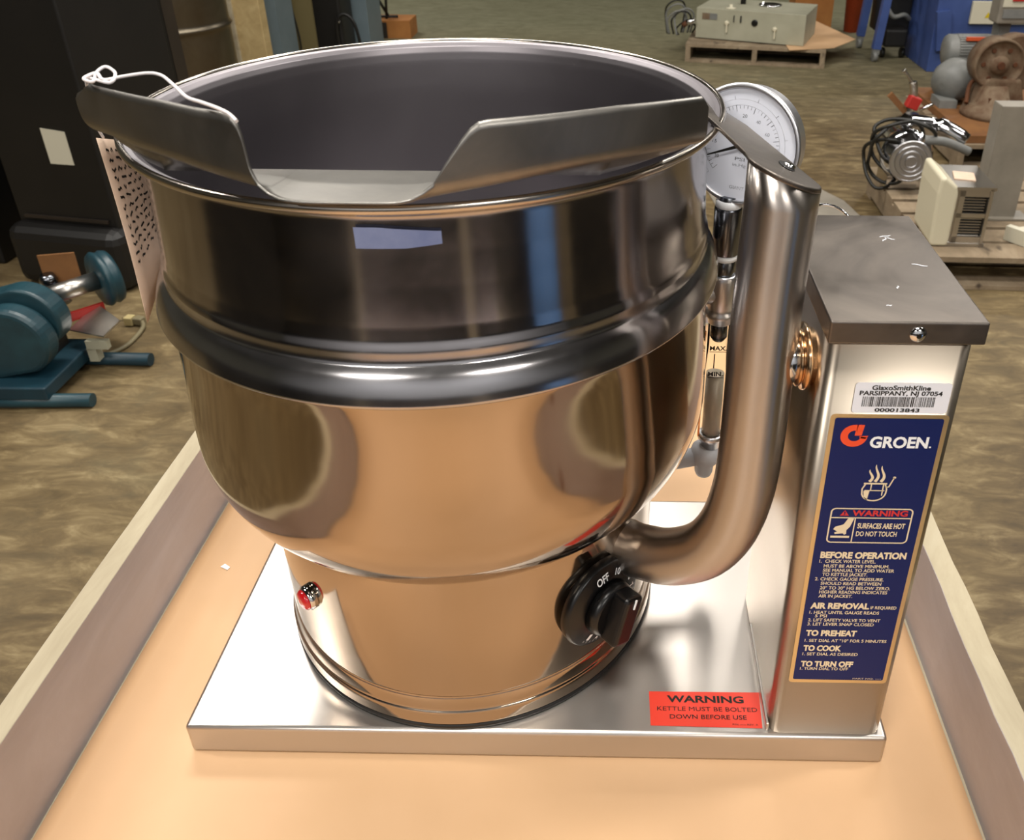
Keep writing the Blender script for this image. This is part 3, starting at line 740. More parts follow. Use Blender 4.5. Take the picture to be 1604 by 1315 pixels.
def pallet(label, x, y, rz, L=1.16, Wd=1.0, nb=7):
    t = thing('wooden_pallet', label, 'pallet', (x, y, FZ), rz, 'wooden pallets on the floor')
    for k in range(nb):
        yy = Wd*(k+.5)/nb; bm = BM(); w_ = Wd/nb-(.012 if k in (0, nb-1) else .03)
        box(bm, (L/2, yy, .128), (L, w_, .022), rz=random.uniform(-.006, .006)); tpart(t, 'deck_board', bm, M['pallet_wood'])
    for xx in (.02, L/2, L-.02):
        bm = BM(); box(bm, (xx, Wd/2, .068), (.038, Wd-.01, .096)); tpart(t, 'stringer', bm, M['pallet_wood'])
    for yy in (.05, Wd/2, Wd-.05):
        bm = BM(); box(bm, (L/2, yy, .010), (L, .09, .018)); tpart(t, 'bottom_board', bm, M['pallet_wood'])
    return t

# --- black tall cases at the left
t = thing('black_cabinet', 'tall black equipment case with a white paper label, left of the kettle', 'cabinet', (-2.00, 2.60, FZ), -.17)
bm = BM(); box(bm, (.245, .30, .86), (.43, .52, 1.72)); tpart(t, 'case', bm, M['dark'], bevel=.01)
bm = BM(); box(bm, (.245, .27, .125), (.49, .60, .25)); tpart(t, 'plinth', bm, M['dark'], bevel=.05)
bm = BM(); box(bm, (.245, .036, .272), (.36, .01, .012)); tpart(t, 'seam', bm, M['umber'])
bm = BM(); prism(bm, [(.250, .492), (.348, .492), (.348, .618), (.250, .627)], -.0389, -.0370, M4=Matrix.Rotation(PI/2, 4, 'X'))
tpart(t, 'paper_label', bm, M['offwhite'], label='white paper label')
for zz, yy in ((1.2, .03), (1.45, .03)):
    bm = BM(); box(bm, (.245, yy, zz), (.36, .02, .015)); tpart(t, 'rib', bm, M['umber'])
t = thing('black_cabinet', 'tall black case standing at the far left edge of the picture', 'cabinet', (-2.86, 2.78, FZ), -.05)
bm = BM(); box(bm, (.35, .22, .95), (.68, .44, 1.9)); tpart(t, 'case', bm, M['dark'], bevel=.01)
bm = BM(); box(bm, (.35, -.005, 1.1), (.5, .015, .02)); tpart(t, 'rib', bm, M['umber'])
t = thing('umber_crate', 'tall dark brown crate with diagonal braces behind the black cabinet', 'crate', (-2.28, 3.30, FZ), 0)
bm = BM(); box(bm, (.36, .05, .80), (.72, .1, 1.60)); tpart(t, 'case', bm, M['umber'])
for a_, b_ in (((.02, 1.36), (.70, .55)), ((.62, 1.50), (.50, .25)), ((.70, 1.56), (.70, .1)), ((.03, 1.56), (.03, .1)), ((.02, 1.02), (.70, 1.02))):
    A_ = Vector((a_[0], -.008, a_[1])); B_ = Vector((b_[0], -.008, b_[1])); c_ = (A_+B_)/2; l_ = (A_-B_).length
    bm = BM(); box(bm, c_, (.035, .016, l_), ry=math.atan2(A_.x-B_.x, A_.z-B_.z)); tpart(t, 'brace', bm, M['dark'])
t = thing('chrome_valve', 'small chrome valve in the shadow beside the black cabinet', 'valve', (-2.19, 2.55, FZ+.0), 0)
bm = BM(); turn(bm, (0, 0, 0), (0, 0, 1), [(.05, 0), (.05, .01), (.02, .015), (.02, .05)], n=20); tpart(t, 'flange', bm, M['chrome'])
bm = BM(); tube(bm, [(-.05, 0, .05), (0, 0, .052), (.06, 0, .05)], .018, n=14); tpart(t, 'valve_body', bm, M['chrome'])
bm = BM(); cyl(bm, (0, 0, .05), (0, 0, .10), .006, n=10); tpart(t, 'stem', bm, M['chrome'])

t = thing('steel_drum', 'large dull steel drum with rolled hoops behind the kettle', 'drum', (-2.18, 4.55, FZ))
def dprof():
    out = [(.30, 0)]
    for z in [i*.01 for i in range(0, 91)]:
        r = .325
        for h in (.02, .30, .62, .88):
            r += .013*math.exp(-((z-h)/.012)**2)
        out.append((r, z))
    return out
bm = BM(); turn(bm, (0, 0, 0), (0, 0, 1), dprof(), n=64); tpart(t, 'barrel', bm, M['drum'])
bm = BM(); turn(bm, (0, 0, .895), (0, 0, 1), [(.335, 0), (.337, .012), (.31, .018), (.30, .006), (.05, .010)], n=64); tpart(t, 'lid', bm, M['drum'])

t = thing('timber_post', 'pale yellow timber post standing beside the steel drum', 'post', (-2.06, 5.0, FZ), 0)
bm = BM(); box(bm, (.115, .05, .75), (.23, .10, 1.5), bev=.004); tpart(t, 'beam', bm, M['timber'])
bm = BM(); box(bm, (.035, -.012, .75), (.07, .022, 1.5)); tpart(t, 'batten', bm, M['board_raw'])
t = thing('grey_locker', 'narrow blue-grey steel locker beside the timber post', 'locker', (-1.965, 5.32, FZ), 0)
bm = BM(); box(bm, (.06, .15, .7), (.11, .3, 1.4)); tpart(t, 'body', bm, M['blue_grey'])
t = thing('olive_panel', 'olive brown board leaning beside the narrow locker', 'panel', (-1.93, 5.68, FZ), 0)
bm = BM(); box(bm, (.08, .012, .6), (.22, .024, 1.2)); tpart(t, 'board', bm, M['olive'])
bm = BM(); tube(bm, [(.035, -.006, 1.1), (.05, -.008, .6), (.08, -.01, .3), (.06, -.01, .02)], .006, n=8); tpart(t, 'cable', bm, M['cord_black'])
t = thing('black_machine', 'black floor machine with a hooked handle beside the olive board', 'machine', (-1.93, 6.05, FZ), 0)
bm = BM(); box(bm, (.13, .15, .45), (.28, .3, .9), bev=.02); tpart(t, 'body', bm, M['dark'])
bm = BM(); tube(bm, [(.24, -.02, .10), (.24, -.04, .34), (.30, -.04, .42), (.37, -.04, .36), (.40, -.03, .16)], .012, n=10); tpart(t, 'handle', bm, M['dark'])
bm = BM(); turn(bm, (.255, -.03, .37), (0, -1, 0), [(.014, 0), (.014, .01), (.006, .016)], n=16); tpart(t, 'bolt', bm, M['chrome'])
bm = BM(); box(bm, (.33, .0, .06), (.12, .16, .11), bev=.01); tpart(t, 'foot', bm, M['motor_grey'])
t = thing('blue_grey_cabinet', 'blue-grey steel cabinet standing behind the black machine', 'cabinet', (-1.84, 6.42, FZ), 0)
bm = BM(); box(bm, (.135, .2, .55), (.27, .4, 1.1), bev=.004); tpart(t, 'body', bm, M['blue_grey'])
bm = BM(); box(bm, (.055, -.004, .55), (.006, .01, 1.0)); tpart(t, 'door_gap', bm, M['dark'])
t = thing('cardboard_box', 'small brown cardboard box on the floor behind the kettle rim', 'box', (-1.80, 7.25, FZ), 0)
bm = BM(); box(bm, (.18, .14, .075), (.35, .28, .15)); tpart(t, 'carton', bm, M['carton'])
bm = BM(); box(bm, (.09, -.006, .07), (.13, .006, .13), ry=.0); tpart(t, 'open_flap', bm, M['umber'])
t = thing('pipe_stand', 'dark iron pipe stand standing on the small cardboard box', 'stand', (-1.66, 7.33, FZ+.15), 0)
for a_, b_ in (((0, 0, 0), (.02, 0, .3)), ((.02, 0, .02), (-.13, 0, .3)), ((-.1, 0, .02), (.1, 0, .02))):
    bm = BM(); cyl(bm, a_, b_, .012, n=10); tpart(t, 'bar', bm, M['dark'])

# --- far pallet with the grey test box
pallet('wooden pallet far down the aisle carrying the grey steel box', .875, 6.47, -.18, 1.07, .95)
t = thing('control_box', 'long grey steel control box with knobs and dials on the far pallet', 'box', (.985, 6.68, DK+.007), -.36)
bm = BM(); box(bm, (.41, .26, .115), (.86, .52, .23), bev=.003); tpart(t, 'body', bm, M['grey_box'])
bm = BM(); box(bm, (.06, -.003, .17), (.06, .004, .045)); tpart(t, 'nameplate', bm, M['rust'], label='reddish brown nameplate')
bm = BM(); box(bm, (.12, -.003, .17), (.06, .004, .045)); tpart(t, 'grey_plate', bm, M['motor_grey'])
for xx in (.285, .34): 
    bm = BM(); box(bm, (xx, -.005, .165), (.006 if xx < .3 else .01, .01, .05)); tpart(t, 'switch', bm, M['dark'])
bm = BM(); turn(bm, (.45, 0, .145), (0, -1, 0), [(.025, 0), (.025, .008), (.018, .012)], n=24); tpart(t, 'dark_knob', bm, M['black'])
for xx, zz in ((.23, .10), (.61, .08)):
    bm = BM(); turn(bm, (xx, 0, zz+.03), (0, -1, 0), [(.018, 0), (.018, .012), (.01, .02)], n=20); box(bm, (xx+.004, -.014, zz-.01), (.010, .012, .06)); tpart(t, 'latch', bm, M['cream_plastic'])
bm = BM(); turn(bm, (.24, .06, .23), (0, 0, 1), [(.04, 0), (.04, .006), (.012, .01), (.012, .03)], n=24); tpart(t, 'top_knob', bm, M['cream_plastic'])
bm = BM(); turn(bm, (.50, .30, .23), (0, 0, 1), [(.09, 0), (.09, .012), (.08, .014), (.08, .008)], n=36); tpart(t, 'gauge', bm, M['chrome'])
bm = BM(); turn(bm, (.28, .30, .23), (0, 0, 1), [(.022, 0), (.022, .05), (.015, .055)], n=20); tpart(t, 'black_cap', bm, M['black'])
t = thing('test_leads', 'tangled grey and black test leads at the left end of the grey control box', 'cables', (.86, 6.72, DK+.002), 0)
rr_ = random.Random(11)
for k in range(7):
    x_, z_ = rr_.uniform(-.06, .06), rr_.uniform(.05, .22)
    bm = BM(); tube(bm, [(x_-.06, rr_.uniform(-.05, .05), .02), (x_-.08, 0, z_), (x_, -.03, z_+.07), (x_+.07, 0, z_+.02), (x_+.05, .03, .03)], .007, n=8, k=6)
    tpart(t, 'lead', bm, M['cord_black' if k % 2 else 'motor_grey'])
bm = BM(); cyl(bm, (.03, -.06, .12), (.10, -.05, .14), .022, n=16); tpart(t, 'probe', bm, M['chrome'])
bm = BM(); cyl(bm, (.0, -.06, .10), (.03, -.06, .12), .02, n=16); tpart(t, 'red_connector', bm, M['rust_dark'])
bm = BM(); prism(bm, [(0, 0), (.36, .10), (.60, .42), (.42, 1.25), (.02, .9)], 0, .004)
o = obj('cardboard_sheet', bm, M['carton'], loc=(1.66, 6.24, DK+.003)); o.data.materials[0] = M['kraft']; tag(o, 'flat cardboard sheet sticking out from under the grey control box', 'cardboard')
o.location = (1.645, 6.26, DK+.001)

# --- blue rack and dark machinery behind
t = thing('blue_rack', 'blue steel rack on casters at the back of the aisle', 'rack', (2.38, 6.55, FZ), 0)
for a_, b_ in (((0, 0, .10), (.09, 0, 1.3)), ((.0, .5, .10), (.09, .5, 1.3)), ((.95, .5, .10), (.95, .5, 1.3))):
    bm = BM(); box(bm, (Vector(a_)+Vector(b_))/2, (.06, .06, (Vector(b_)-Vector(a_)).length), ry=math.atan2(b_[0]-a_[0], b_[2]-a_[2])); tpart(t, 'leg', bm, M['blue'])
bm = BM(); box(bm, (.5, .25, 1.25), (1.0, .6, .05)); tpart(t, 'top_shelf', bm, M['blue'])
for x_, y_ in ((0, 0), (0, .5), (.95, .5)):
    bm = BM(); turn(bm, (x_-.02, y_, .042), (1, 0, 0), [(.042, 0), (.042, .035)], n=20); box(bm, (x_, y_, .08), (.05, .05, .04)); tpart(t, 'caster', bm, M['motor_grey'])
t = thing('dark_machine', 'black machine frame parked under the blue rack', 'machine', (2.44, 6.70, FZ), 0)
bm = BM(); box(bm, (.13, .25, .36), (.22, .35, .40), bev=.01); tpart(t, 'body', bm, M['dark'])
bm = BM(); box(bm, (.10, -.02, .17), (.18, .18, .14), bev=.02); tpart(t, 'gearbox', bm, M['dark'])
bm = BM(); tube(bm, [(-.0, -.02, .42), (.06, -.06, .33), (.15, -.05, .34), (.21, 0, .30)], .018, n=10); tpart(t, 'hose', bm, M['motor_grey'])
for x_ in (.02, .18):
    bm = BM(); turn(bm, (x_, 0, .04), (1, 0, 0), [(.04, 0), (.04, .03)], n=20); tpart(t, 'wheel', bm, M['cord_black'])
for x_ in (.03, .12, .20):
    bm = BM(); turn(bm, (x_, .02, .56), (0, -1, 0), [(.04, 0), (.045, .03), (.02, .05)], n=18); tpart(t, 'housing', bm, M['umber'])
t = thing('orange_bin', 'small orange bin beside the blue rack leg', 'bin', (2.42, 7.75, FZ), 0)
bm = BM(); turn(bm, (0.06, 0, 0), (0, 0, 1), [(.07, 0), (.09, .50), (.095, .50), (.095, .52), (.085, .52), (.07, .05)], n=28); tpart(t, 'bucket', bm, M['orange_paint'])
t = thing('brown_carton', 'brown carton partly behind the grey control box', 'box', (1.93, 7.62, FZ), 0)
bm = BM(); box(bm, (.16, .15, .17), (.34, .3, .34)); tpart(t, 'carton', bm, M['carton'])
bm = BM(); box(bm, (.16, .06, .345), (.34, .16, .006), rx=.3); tpart(t, 'flap', bm, M['carton'])
t = thing('blue_machine', 'blue machine cabinet with an off-white control panel', 'machine', (2.69, 6.22, FZ), 0)
bm = BM(); box(bm, (.45, .3, .27), (.90, .6, .54), bev=.006); tpart(t, 'base_cabinet', bm, M['blue'])
bm = BM(); box(bm, (.06, -.02, .31), (.10, .05, .28), ry=-.15); tpart(t, 'side_bracket', bm, M['blue'])
bm = BM(); box(bm, (.45, .35, .63), (.90, .5, .18)); tpart(t, 'upper_cabinet', bm, M['navy_paint'])
bm = BM(); box(bm, (.55, -.02, .44), (.62, .03, .16), bev=.004); pn = tpart(t, 'control_panel', bm, M['offwhite'])
bm = BM(); poly(bm, lambda u, v: (.34+u, -.0365, .405+v), [(0, 0), (.045, 0), (.0225, .042)]); obj('warning_triangle', bm, M['safety_yellow'], pn, loc=(0, 0, 0))
bm = BM(); poly(bm, lambda u, v: (.42+u, -.0365, .50+v), [(0, 0), (.12, 0), (.12, .018), (0, .018)]); obj('orange_strip', bm, M['orange_paint'], pn, loc=(0, 0, 0))

# --- rusty plate with motor, pulley guard and pump
pallet('wooden pallet under the rusty pump skid at the right', 2.16, 4.02, 0, 1.15, 1.0)
t = thing('pump_skid', 'rusty belt driven pump skid with grey motor and flanged pulley', 'pump', (2.20, 4.05, DK+.001), 0)
bm = BM(); box(bm, (.50, .50, .02), (1.0, 1.0, .04)); tpart(t, 'bed_plate', bm, M['rust_plate'])
bm = BM(); turn(bm, (.11, .86, .30), (1, -.05, 0), [(.03, 0), (.085, .004), (.095, .02), (.095, .27), (.088, .28), (.06, .30)], n=36)
for k in range(20):
    an = PI*k/19; box(bm, (.27, .852-.0+math.cos(an)*.095, .30+math.sin(an)*.095), (.2, .006, .01), rx=an)
tpart(t, 'motor', bm, M['motor_grey'])
bm = BM(); box(bm, (.27, .86, .20), (.24, .16, .06)); box(bm, (.27, .86, .10), (.30, .2, .16)); tpart(t, 'motor_mount', bm, M['dark'])
bm = BM(); box(bm, (.28, .775, .385), (.16, .02, .02)); tpart(t, 'red_marking', bm, M['orange_paint'])
px_, pz_ = .275, .315
bm = BM(); turn(bm, (px_, .46, pz_), (0, -1, 0), [(.06, -.10), (.138, -.09), (.142, 0), (.142, .03), (.130, .045), (.128, .03), (.05, .026), (.05, .05), (.022, .055)], n=48)
pu = tpart(t, 'pulley', bm, M['rust'])
bm = BM(); turn(bm, (px_, .46, pz_), (0, -1, 0), [(.022, .054), (.020, .066)], n=24); obj('hub_bolt', bm, M['rust_dark'], pu, loc=(0, 0, 0), label='dark orange rusted hub')
for k in range(6):
    an = k*PI/3; bm = BM(); turn(bm, (px_+.088*math.cos(an), .43, pz_+.088*math.sin(an)), (0, -1, 0), [(.014, 0), (.012, .006)], n=14); obj('rim_bolt', bm, M['rust_dark'], pu, loc=(0, 0, 0))
bm = BM(); turn(bm, (px_+.10, .56, pz_+.0), (0, -1, 0), [(.04, 0), (.155, .01), (.165, .10), (.15, .12)], n=40); tpart(t, 'belt_guard', bm, M['rust'])
bm = BM(); prism(bm, [(-.15, 0), (.18, 0), (.12, .20), (-.08, .20)], 0, .14, M4=Matrix.Translation((px_+.02, .55, .04)) @ Matrix.Rotation(PI/2, 4, 'X')); tpart(t, 'pedestal', bm, M['rust'], bevel=.02)
bm = BM(); turn(bm, (px_, .40, .04), (0, 0, 1), [(.17, 0), (.17, .025), (.14, .05), (.09, .07), (.06, .16)], n=40); tpart(t, 'foot_flange', bm, M['rust'])
bm = BM(); box(bm, (px_-.005, .36, .10), (.10, .05, .10)); tpart(t, 'lower_block', bm, M['rust_dark'])
bm = BM(); turn(bm, (.06, .62, .15), (.8, .6, .2), [(.02, -.02), (.09, 0), (.118, .05), (.125, .12), (.10, .19), (.05, .22)], n=36); tpart(t, 'pump_casing', bm, M['motor_grey'])
bm = BM(); box(bm, (.07, .60, .06), (.10, .16, .05)); tpart(t, 'pump_foot', bm, M['motor_grey'])
bm = BM(); tube(bm, [(.26, .45, .26), (.17, .50, .20), (.13, .42, .10)], .012, n=10); tpart(t, 'belt_rod', bm, M['rust_dark'])
t = thing('motor_controller', 'grey controller box with red button above the pump motor', 'controller', (2.74, 5.10, FZ), 0)
bm = BM(); box(bm, (0, .08, .30), (.07, .1, .60)); tpart(t, 'stand', bm, M['motor_grey'])
bm = BM(); box(bm, (.01, .02, .68), (.20, .14, .22), bev=.01); bdy = tpart(t, 'body', bm, M['grey_metal'])
bm = BM(); box(bm, (.01, -.052, .72), (.17, .006, .10)); obj('lid', bm, M['offwhite'], bdy, loc=(0, 0, 0))
bm = BM(); box(bm, (.01, -.058, .72), (.07, .012, .03)); obj('red_button', bm, M['red_paint'], bdy, loc=(0, 0, 0), label='red button')
bm = BM(); box(bm, (.01, -.052, .63), (.15, .012, .05)); obj('shade', bm, M['motor_grey'], bdy, loc=(0, 0, 0))

# --- right pallet with pump parts, cream motor and grey panel
pallet('wooden pallet right of the kettle carrying the cream motor housing', 1.575, 2.62, -.02, 1.2, 1.05)
t = thing('cream_motor_housing', 'cream and grey motor housing with finned openings on the near pallet', 'motor', (1.632, 2.72, DK+.001), -.05)
bm = BM(); prism(bm, [(-.038, 0), (.030, 0), (.033, .03), (.033, .22), (.025, .25), (-.022, .285), (-.042, .285), (-.047, .22), (-.042, .02)], -.25, 0, M4=Matrix.Rotation(PI/2, 4, 'X') @ Matrix.Translation((.0, 0, 0)))
ch = tpart(t, 'front_cover', bm, M['cream_plastic'], bevel=.012)
bm = BM(); box(bm, (.14, .14, .005), (.145, .26, .01)); box(bm, (.14, .14, .215), (.150, .26, .012)); box(bm, (.083, .14, .11), (.012, .24, .21)); box(bm, (.20, .14, .11), (.012, .26, .21)); box(bm, (.14, .26, .11), (.12, .01, .2))
box(bm, (.14, .022, .115), (.11, .015, .016)); box(bm, (.14, .022, .20), (.11, .015, .03)); box(bm, (.14, .022, .02), (.11, .015, .03)); box(bm, (.097, .022, .11), (.02, .015, .2))
bmesh.ops.transform(bm, matrix=Matrix.Translation((-.048, 0, 0)) @ Matrix.Diagonal((1.05, 1, 1.12, 1)), verts=bm.verts); tpart(t, 'finned_body', bm, M['trim_steel'])
bm = BM(); box(bm, (.10, .09, .125), (.11, .10, .205)); tpart(t, 'core', bm, M['black'])
for k in range(14):
    z_ = .040+k*.0118
    if .118 < z_ < .144: continue
    bm = BM(); box(bm, (.107, .034, z_), (.090, .012, .0032)); tpart(t, 'fin', bm, M['trim_steel'])
bm = BM(); box(bm, (.085, .13, .2505), (.08, .09, .004), rz=-.2); tpart(t, 'paper_note', bm, M['paper'])
t = thing('bent_steel_panel', 'upright bent grey steel panel standing on the near pallet', 'panel', (1.87, 3.02, DK+.001), 0)
bm = BM(); box(bm, (.10, 0, .24), (.15, .004, .48)); box(bm, (.175, .06, .24), (.004, .12, .48)); box(bm, (.10, .045, .48), (.15, .09, .004)); box(bm, (.025, .045, .24), (.004, .09, .48))
tpart(t, 'sheet', bm, M['grey_metal'])
bm = BM(); box(bm, (.10, .02, .004), (.26, .10, .008)); tpart(t, 'foot', bm, M['grey_metal'])
t = thing('white_angle', 'off-white angle bracket lying on the near pallet at the right edge', 'bracket', (1.97, 2.72, DK+.001), .25)
bm = BM(); box(bm, (.07, .08, .02), (.14, .05, .04)); box(bm, (.01, .02, .03), (.03, .16, .06), rz=.4); tpart(t, 'bracket', bm, M['offwhite'])
t = thing('chrome_pump', 'chrome motor and pump body wound with black cable', 'pump', (1.64, 3.36, DK+.001), 0)
bm = BM(); turn(bm, (.03, .20, .15), (-.05, -1, .05), [(.05, -.02), (.085, 0), (.09, .02), (.09, .15), (.115, .16), (.118, .20), (.105, .22), (.07, .24), (.06, .26), (.03, .27)], n=40)
box(bm, (.02, .08, .03), (.14, .16, .06)); tpart(t, 'motor', bm, M['chrome'])
bm = BM()
for k in range(4): turn(bm, (.02, -.07-.003*k, .155), (-.05, -1, .05), [(.095-.022*k, 0), (.088-.022*k, .002), (.088-.022*k, 0), (.095-.022*k, -.002)], n=36)
tpart(t, 'fan_grille', bm, M['bezel'])
bm = BM(); turn(bm, (.10, .26, .20), (0, 0, 1), [(.06, -.05), (.062, .03), (.075, .035), (.075, .05), (.05, .06), (.03, .08)], n=32); tpart(t, 'upper_body', bm, M['chrome'])
bm = BM(); tube(bm, [(.08, .18, .27), (.15, .14, .27), (.22, .10, .25), (.30, .06, .21)], lambda u: .028+.012*(u > .45)-.004*(u > .9), n=24, k=6); tpart(t, 'elbow', bm, M['chrome'])
bm = BM(); tube(bm, [(.05, .0, .235), (.12, -.01, .235), (.20, .0, .22), (.30, .0, .18)], .020, n=14); tpart(t, 'conduit', bm, M['motor_grey'])
bm = BM(); turn(bm, (.0, .0, .24), (1, 0, 0), [(.016, 0), (.024, .01), (.024, .05), (.030, .055), (.030, .08), (.018, .085)], n=8); tpart(t, 'fitting', bm, M['chrome'])
for k, (x_, z_, rx_, rz_) in enumerate(((-.05, .16, .10, .14), (-.02, .20, .12, .12), (-.07, .12, .09, .12), (.0, .22, .13, .10))):
    bm = BM(); pts = [(x_+rx_*math.cos(2*PI*i/12)*(1.1 if i < 6 else .9), .02+.05*math.sin(4*PI*i/12+k), max(.012, z_+rz_*math.sin(2*PI*i/12))) for i in range(13)]
    tube(bm, pts, .0085, n=8, k=5); tpart(t, 'cable', bm, M['cord_black'])
t = thing('red_ball_valve', 'ball valve with red square body and steel lever behind the chrome pump', 'valve', (1.83, 3.86, DK+.06), 0)
bm = BM(); tube(bm, [(-.02, .06, -.058), (-.01, .05, .10), (0, .05, .17)], .022, n=14); tpart(t, 'pipe', bm, M['chrome'])
bm = BM(); box(bm, (.0, .03, .20), (.062, .05, .062), ry=.35, bev=.006); tpart(t, 'square_body', bm, M['red_paint'], label='red painted body')
bm = BM(); tube(bm, [(0, .04, .23), (-.005, .04, .27), (-.015, .04, .30)], .020, n=14); tpart(t, 'neck', bm, M['trim_steel'])
bm = BM(); tube(bm, [(-.015, .035, .29), (-.05, .03, .335), (-.075, .03, .36)], lambda u: .0075+.004*(u > .85), n=10); tpart(t, 'lever', bm, M['trim_steel'])
bm = BM(); cyl(bm, (.03, .0, .17), (.09, .0, .20), .009, n=10); tpart(t, 'nipple', bm, M['chrome'])
bm = BM(); box(bm, (-.07, .05, .19), (.03, .02, .13), ry=-.8); tpart(t, 'side_strap', bm, M['rust_plate'])

# --- teal grinder on the floor at the left
t = thing('bench_grinder', 'teal bench machine with pulley guard and skids at the left edge', 'grinder', (-1.52, 1.76, FZ), 0)
bm = BM(); tube(bm, [(-.25, -.02, .022), (.245, .0, .022)], .022, n=16, k=0); tpart(t, 'skid', bm, M['teal'])
bm = BM(); tube(bm, [(-.2, .24, .024), (.315, .235, .024)], .022, n=16, k=0); tpart(t, 'skid', bm, M['teal_dark'])
bm = BM(); box(bm, (-.02, .12, .06), (.30, .30, .045), bev=.006); tpart(t, 'bed', bm, M['teal_dark'])
def slab(bm, outl, y0, y1, r=.0): prism(bm, outl, -y1, -y0, M4=Matrix.Rotation(PI/2, 4, 'X'))
ol = arc(.03, .205, .115, -62, 100, 20)+[(-.20, .26), (-.22, .10), (-.05, .075)]
bm = BM(); slab(bm, ol, .02, .09); tpart(t, 'guard_cover', bm, M['teal'], bevel=.018)
ol = arc(.045, .245, .110, -40, 110, 20)+[(-.16, .30), (-.16, .12)]
bm = BM(); slab(bm, ol, .09, .16); tpart(t, 'guard_back', bm, M['teal'], bevel=.010)
bm = BM(); turn(bm, (-.10, .05, .32), (0, 0, 1), [(.016, 0), (.016, .012), (.010, .02)], n=12); tpart(t, 'knob', bm, M['teal_dark'])
bm = BM(); box(bm, (-.01, .19, .12), (.13, .10, .09)); tpart(t, 'motor_block', bm, M['dark'])
d_ = Vector((.62, .75, .0)).normalized()
p_ = Vector((.035, .24, .255))
bm = BM(); cyl(bm, p_, p_+d_*.15, .031, n=24); tpart(t, 'shaft', bm, M['trim_steel'])
q_ = p_+d_*.155
bm = BM(); turn(bm, q_, d_, [(.035, -.004), (.090, 0), (.096, .01), (.090, .020), (.088, .026), (.093, .036), (.088, .050), (.05, .056)], n=40); tpart(t, 'pulley_wheel', bm, M['teal'])
bm = BM(); box(bm, (.02, .36, .30), (.11, .006, .10), rz=.25); tpart(t, 'wheel_guard', bm, M['rust_plate'])
bm = BM(); prism(bm, [(0, 0), (.145, -.05), (.17, .02), (.04, .12)], 0, .006, M4=Matrix.Translation((.085, .22, .14)) @ Matrix.Rotation(.25, 4, 'X') @ Matrix.Rotation(-.15, 4, 'Y')); tpart(t, 'tool_rest', bm, M['trim_steel'])
bm = BM(); box(bm, (.10, .28, .172), (.012, .14, .03), rz=-.75); tpart(t, 'red_edge', bm, M['red_paint'])
bm = BM(); box(bm, (.185, .19, .11), (.07, .02, .03)); box(bm, (.16, .2, .07), (.03, .03, .05)); tpart(t, 'bracket', bm, M['grey_box'])
bm = BM(); cyl(bm, (.05, .30, .20), (.0, .33, .26), .016, n=14); turn(bm, (-.01, .33, .25), (0, 0, 1), [(.02, 0), (.028, .02), (.02, .04)], n=16); tpart(t, 'chuck', bm, M['chrome_dark'])
t = thing('power_cord', 'grey power cord with yellowed plug lying beside the teal grinder', 'cord', (-1.44, 2.065, FZ), 0)
bm = BM(); tube(bm, [(-.03, .0, .009), (.0, -.01, .009), (.05, -.02, .009), (.09, .03, .009), (.098, .10, .009), (.092, .165, .012), (.075, .195, .016)], .0075, n=10); tpart(t, 'cable', bm, M['cord_grey'])
bm = BM(); box(bm, (.062, .20, .018), (.035, .03, .028), rz=-.2, bev=.005); tpart(t, 'plug_neck', bm, M['cord_grey'])
bm = BM(); box(bm, (.030, .198, .020), (.030, .032, .032), rz=-.1, bev=.003); tpart(t, 'plug', bm, M['plug'], label='yellowed plug face')
for k in (-.008, .008):
    bm = BM(); box(bm, (.006, .198+k, .022), (.018, .002, .006)); tpart(t, 'prong', bm, M['chrome'])
t = thing('white_box', 'small white box behind the teal grinder at the left edge', 'box', (-1.86, 2.14, FZ), .05)
bm = BM(); box(bm, (.04, .05, .05), (.16, .1, .10), bev=.004); tpart(t, 'body', bm, M['offwhite'])
bm = BM(); prism(bm, [(.85, 3.25), (1.50, 3.32), (1.46, 3.55), (1.36, 3.74), (1.05, 3.77), (.80, 3.70)], 0, .004); o = obj('grey_mat', bm, M['grey_metal'], loc=(0, 0, FZ+.0005)); tag(o, 'flat grey sheet lying on the floor just behind the housing cover', 'mat')

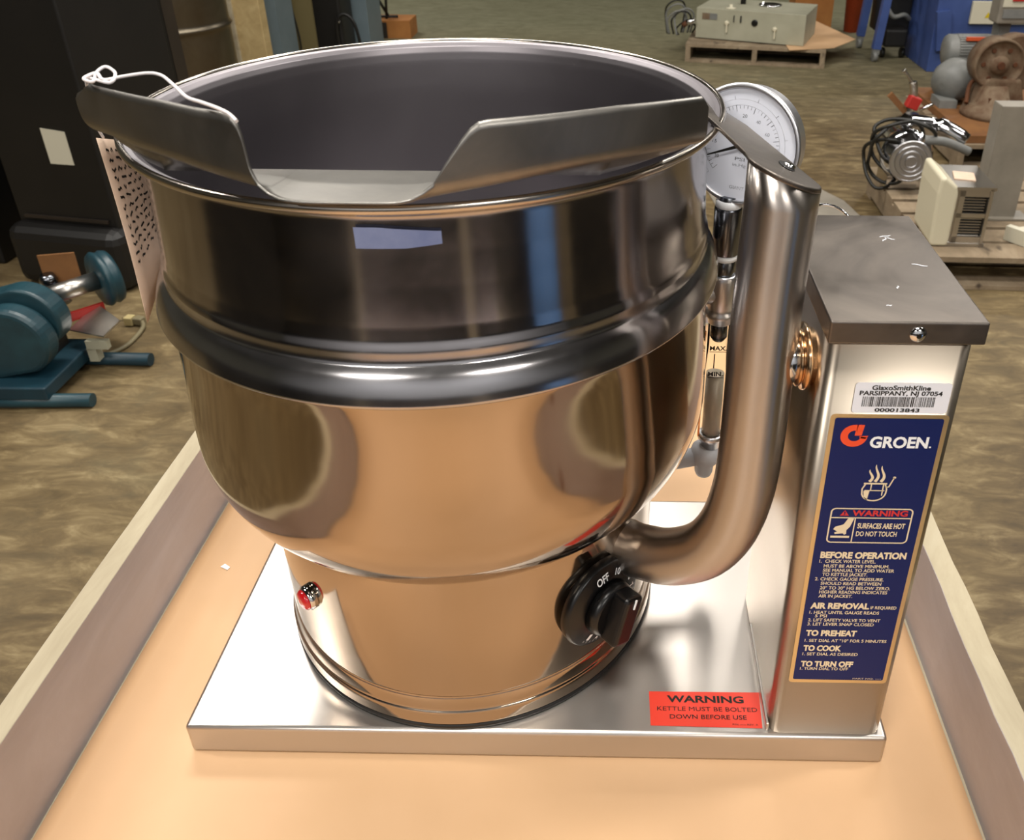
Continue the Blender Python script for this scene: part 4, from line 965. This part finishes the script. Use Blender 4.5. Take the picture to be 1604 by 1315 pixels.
t = thing('added_blue_drum', 'blue plastic drum added out of view behind the crate for its reflection in the steel', 'drum', (1.75, -1.30, FZ), 0)  # unseen drum, added to put a blue reflection on the collar
bm = BM(); turn(bm, (0, 0, 0), (0, 0, 1), [(.19, 0), (.20, .03), (.20, .28), (.21, .30), (.20, .32), (.20, .58), (.21, .60), (.20, .62), (.19, .78), (.16, .82), (.05, .82)], n=48); tpart(t, 'barrel', bm, M['blue_plastic'])
bm = BM(); turn(bm, (.10, 0, .82), (0, 0, 1), [(.04, 0), (.04, .02), (.03, .025)], n=20); tpart(t, 'bung', bm, M['black'])
# --- unseen black cabinets added to give the polished steel dark reflections
RZ = {0: -.25, 2: .25, 3: -1.0, 4: 1.0}
for i, (x, y, lb) in enumerate(((-1.7, -2.0, 'low black cabinet added out of view for dark reflections, left behind the crate'), (.1, -2.3, 'low black cabinet added out of view for dark reflections, in the middle behind the crate'), (1.9, -2.0, 'low black cabinet added out of view for dark reflections, right behind the crate'), (-2.35, -.75, 'low black cabinet added out of view for dark reflections, nearest the left side of the crate'), (3.0, -.55, 'low black cabinet added out of view for dark reflections, farthest to the right of the crate'))):
    t = thing('added_dark_cabinet', lb, 'cabinet', (x, y, FZ), RZ.get(i, 0))
    bm = BM(); box(bm, (0, -.3, .5), (1.66, .6, 1.0), bev=.01); tpart(t, 'body', bm, M['dark'])
    for s in (-1, 1):
        bm = BM(); box(bm, (s*.37, .008, .5), (.72, .018, .94)); dr = tpart(t, 'door', bm, M['dark'], bevel=.004)
        bm = BM(); box(bm, (s*.06, .025, .6), (.02, .02, .2)); obj('handle', bm, M['chrome_dark'], dr, loc=(0, 0, 0))

# ================================================================== output look
sc.view_settings.view_transform = 'Standard'; sc.view_settings.look = 'None'; sc.view_settings.gamma = 1
sc.view_settings.use_curve_mapping = False; sc.view_settings.exposure = -.1
sc.cycles.max_bounces = 8; sc.cycles.glossy_bounces = 5; sc.cycles.transmission_bounces = 6
for o in bpy.data.objects:
    for k in ('_org', '_deep'):
        if k in o: del o[k]
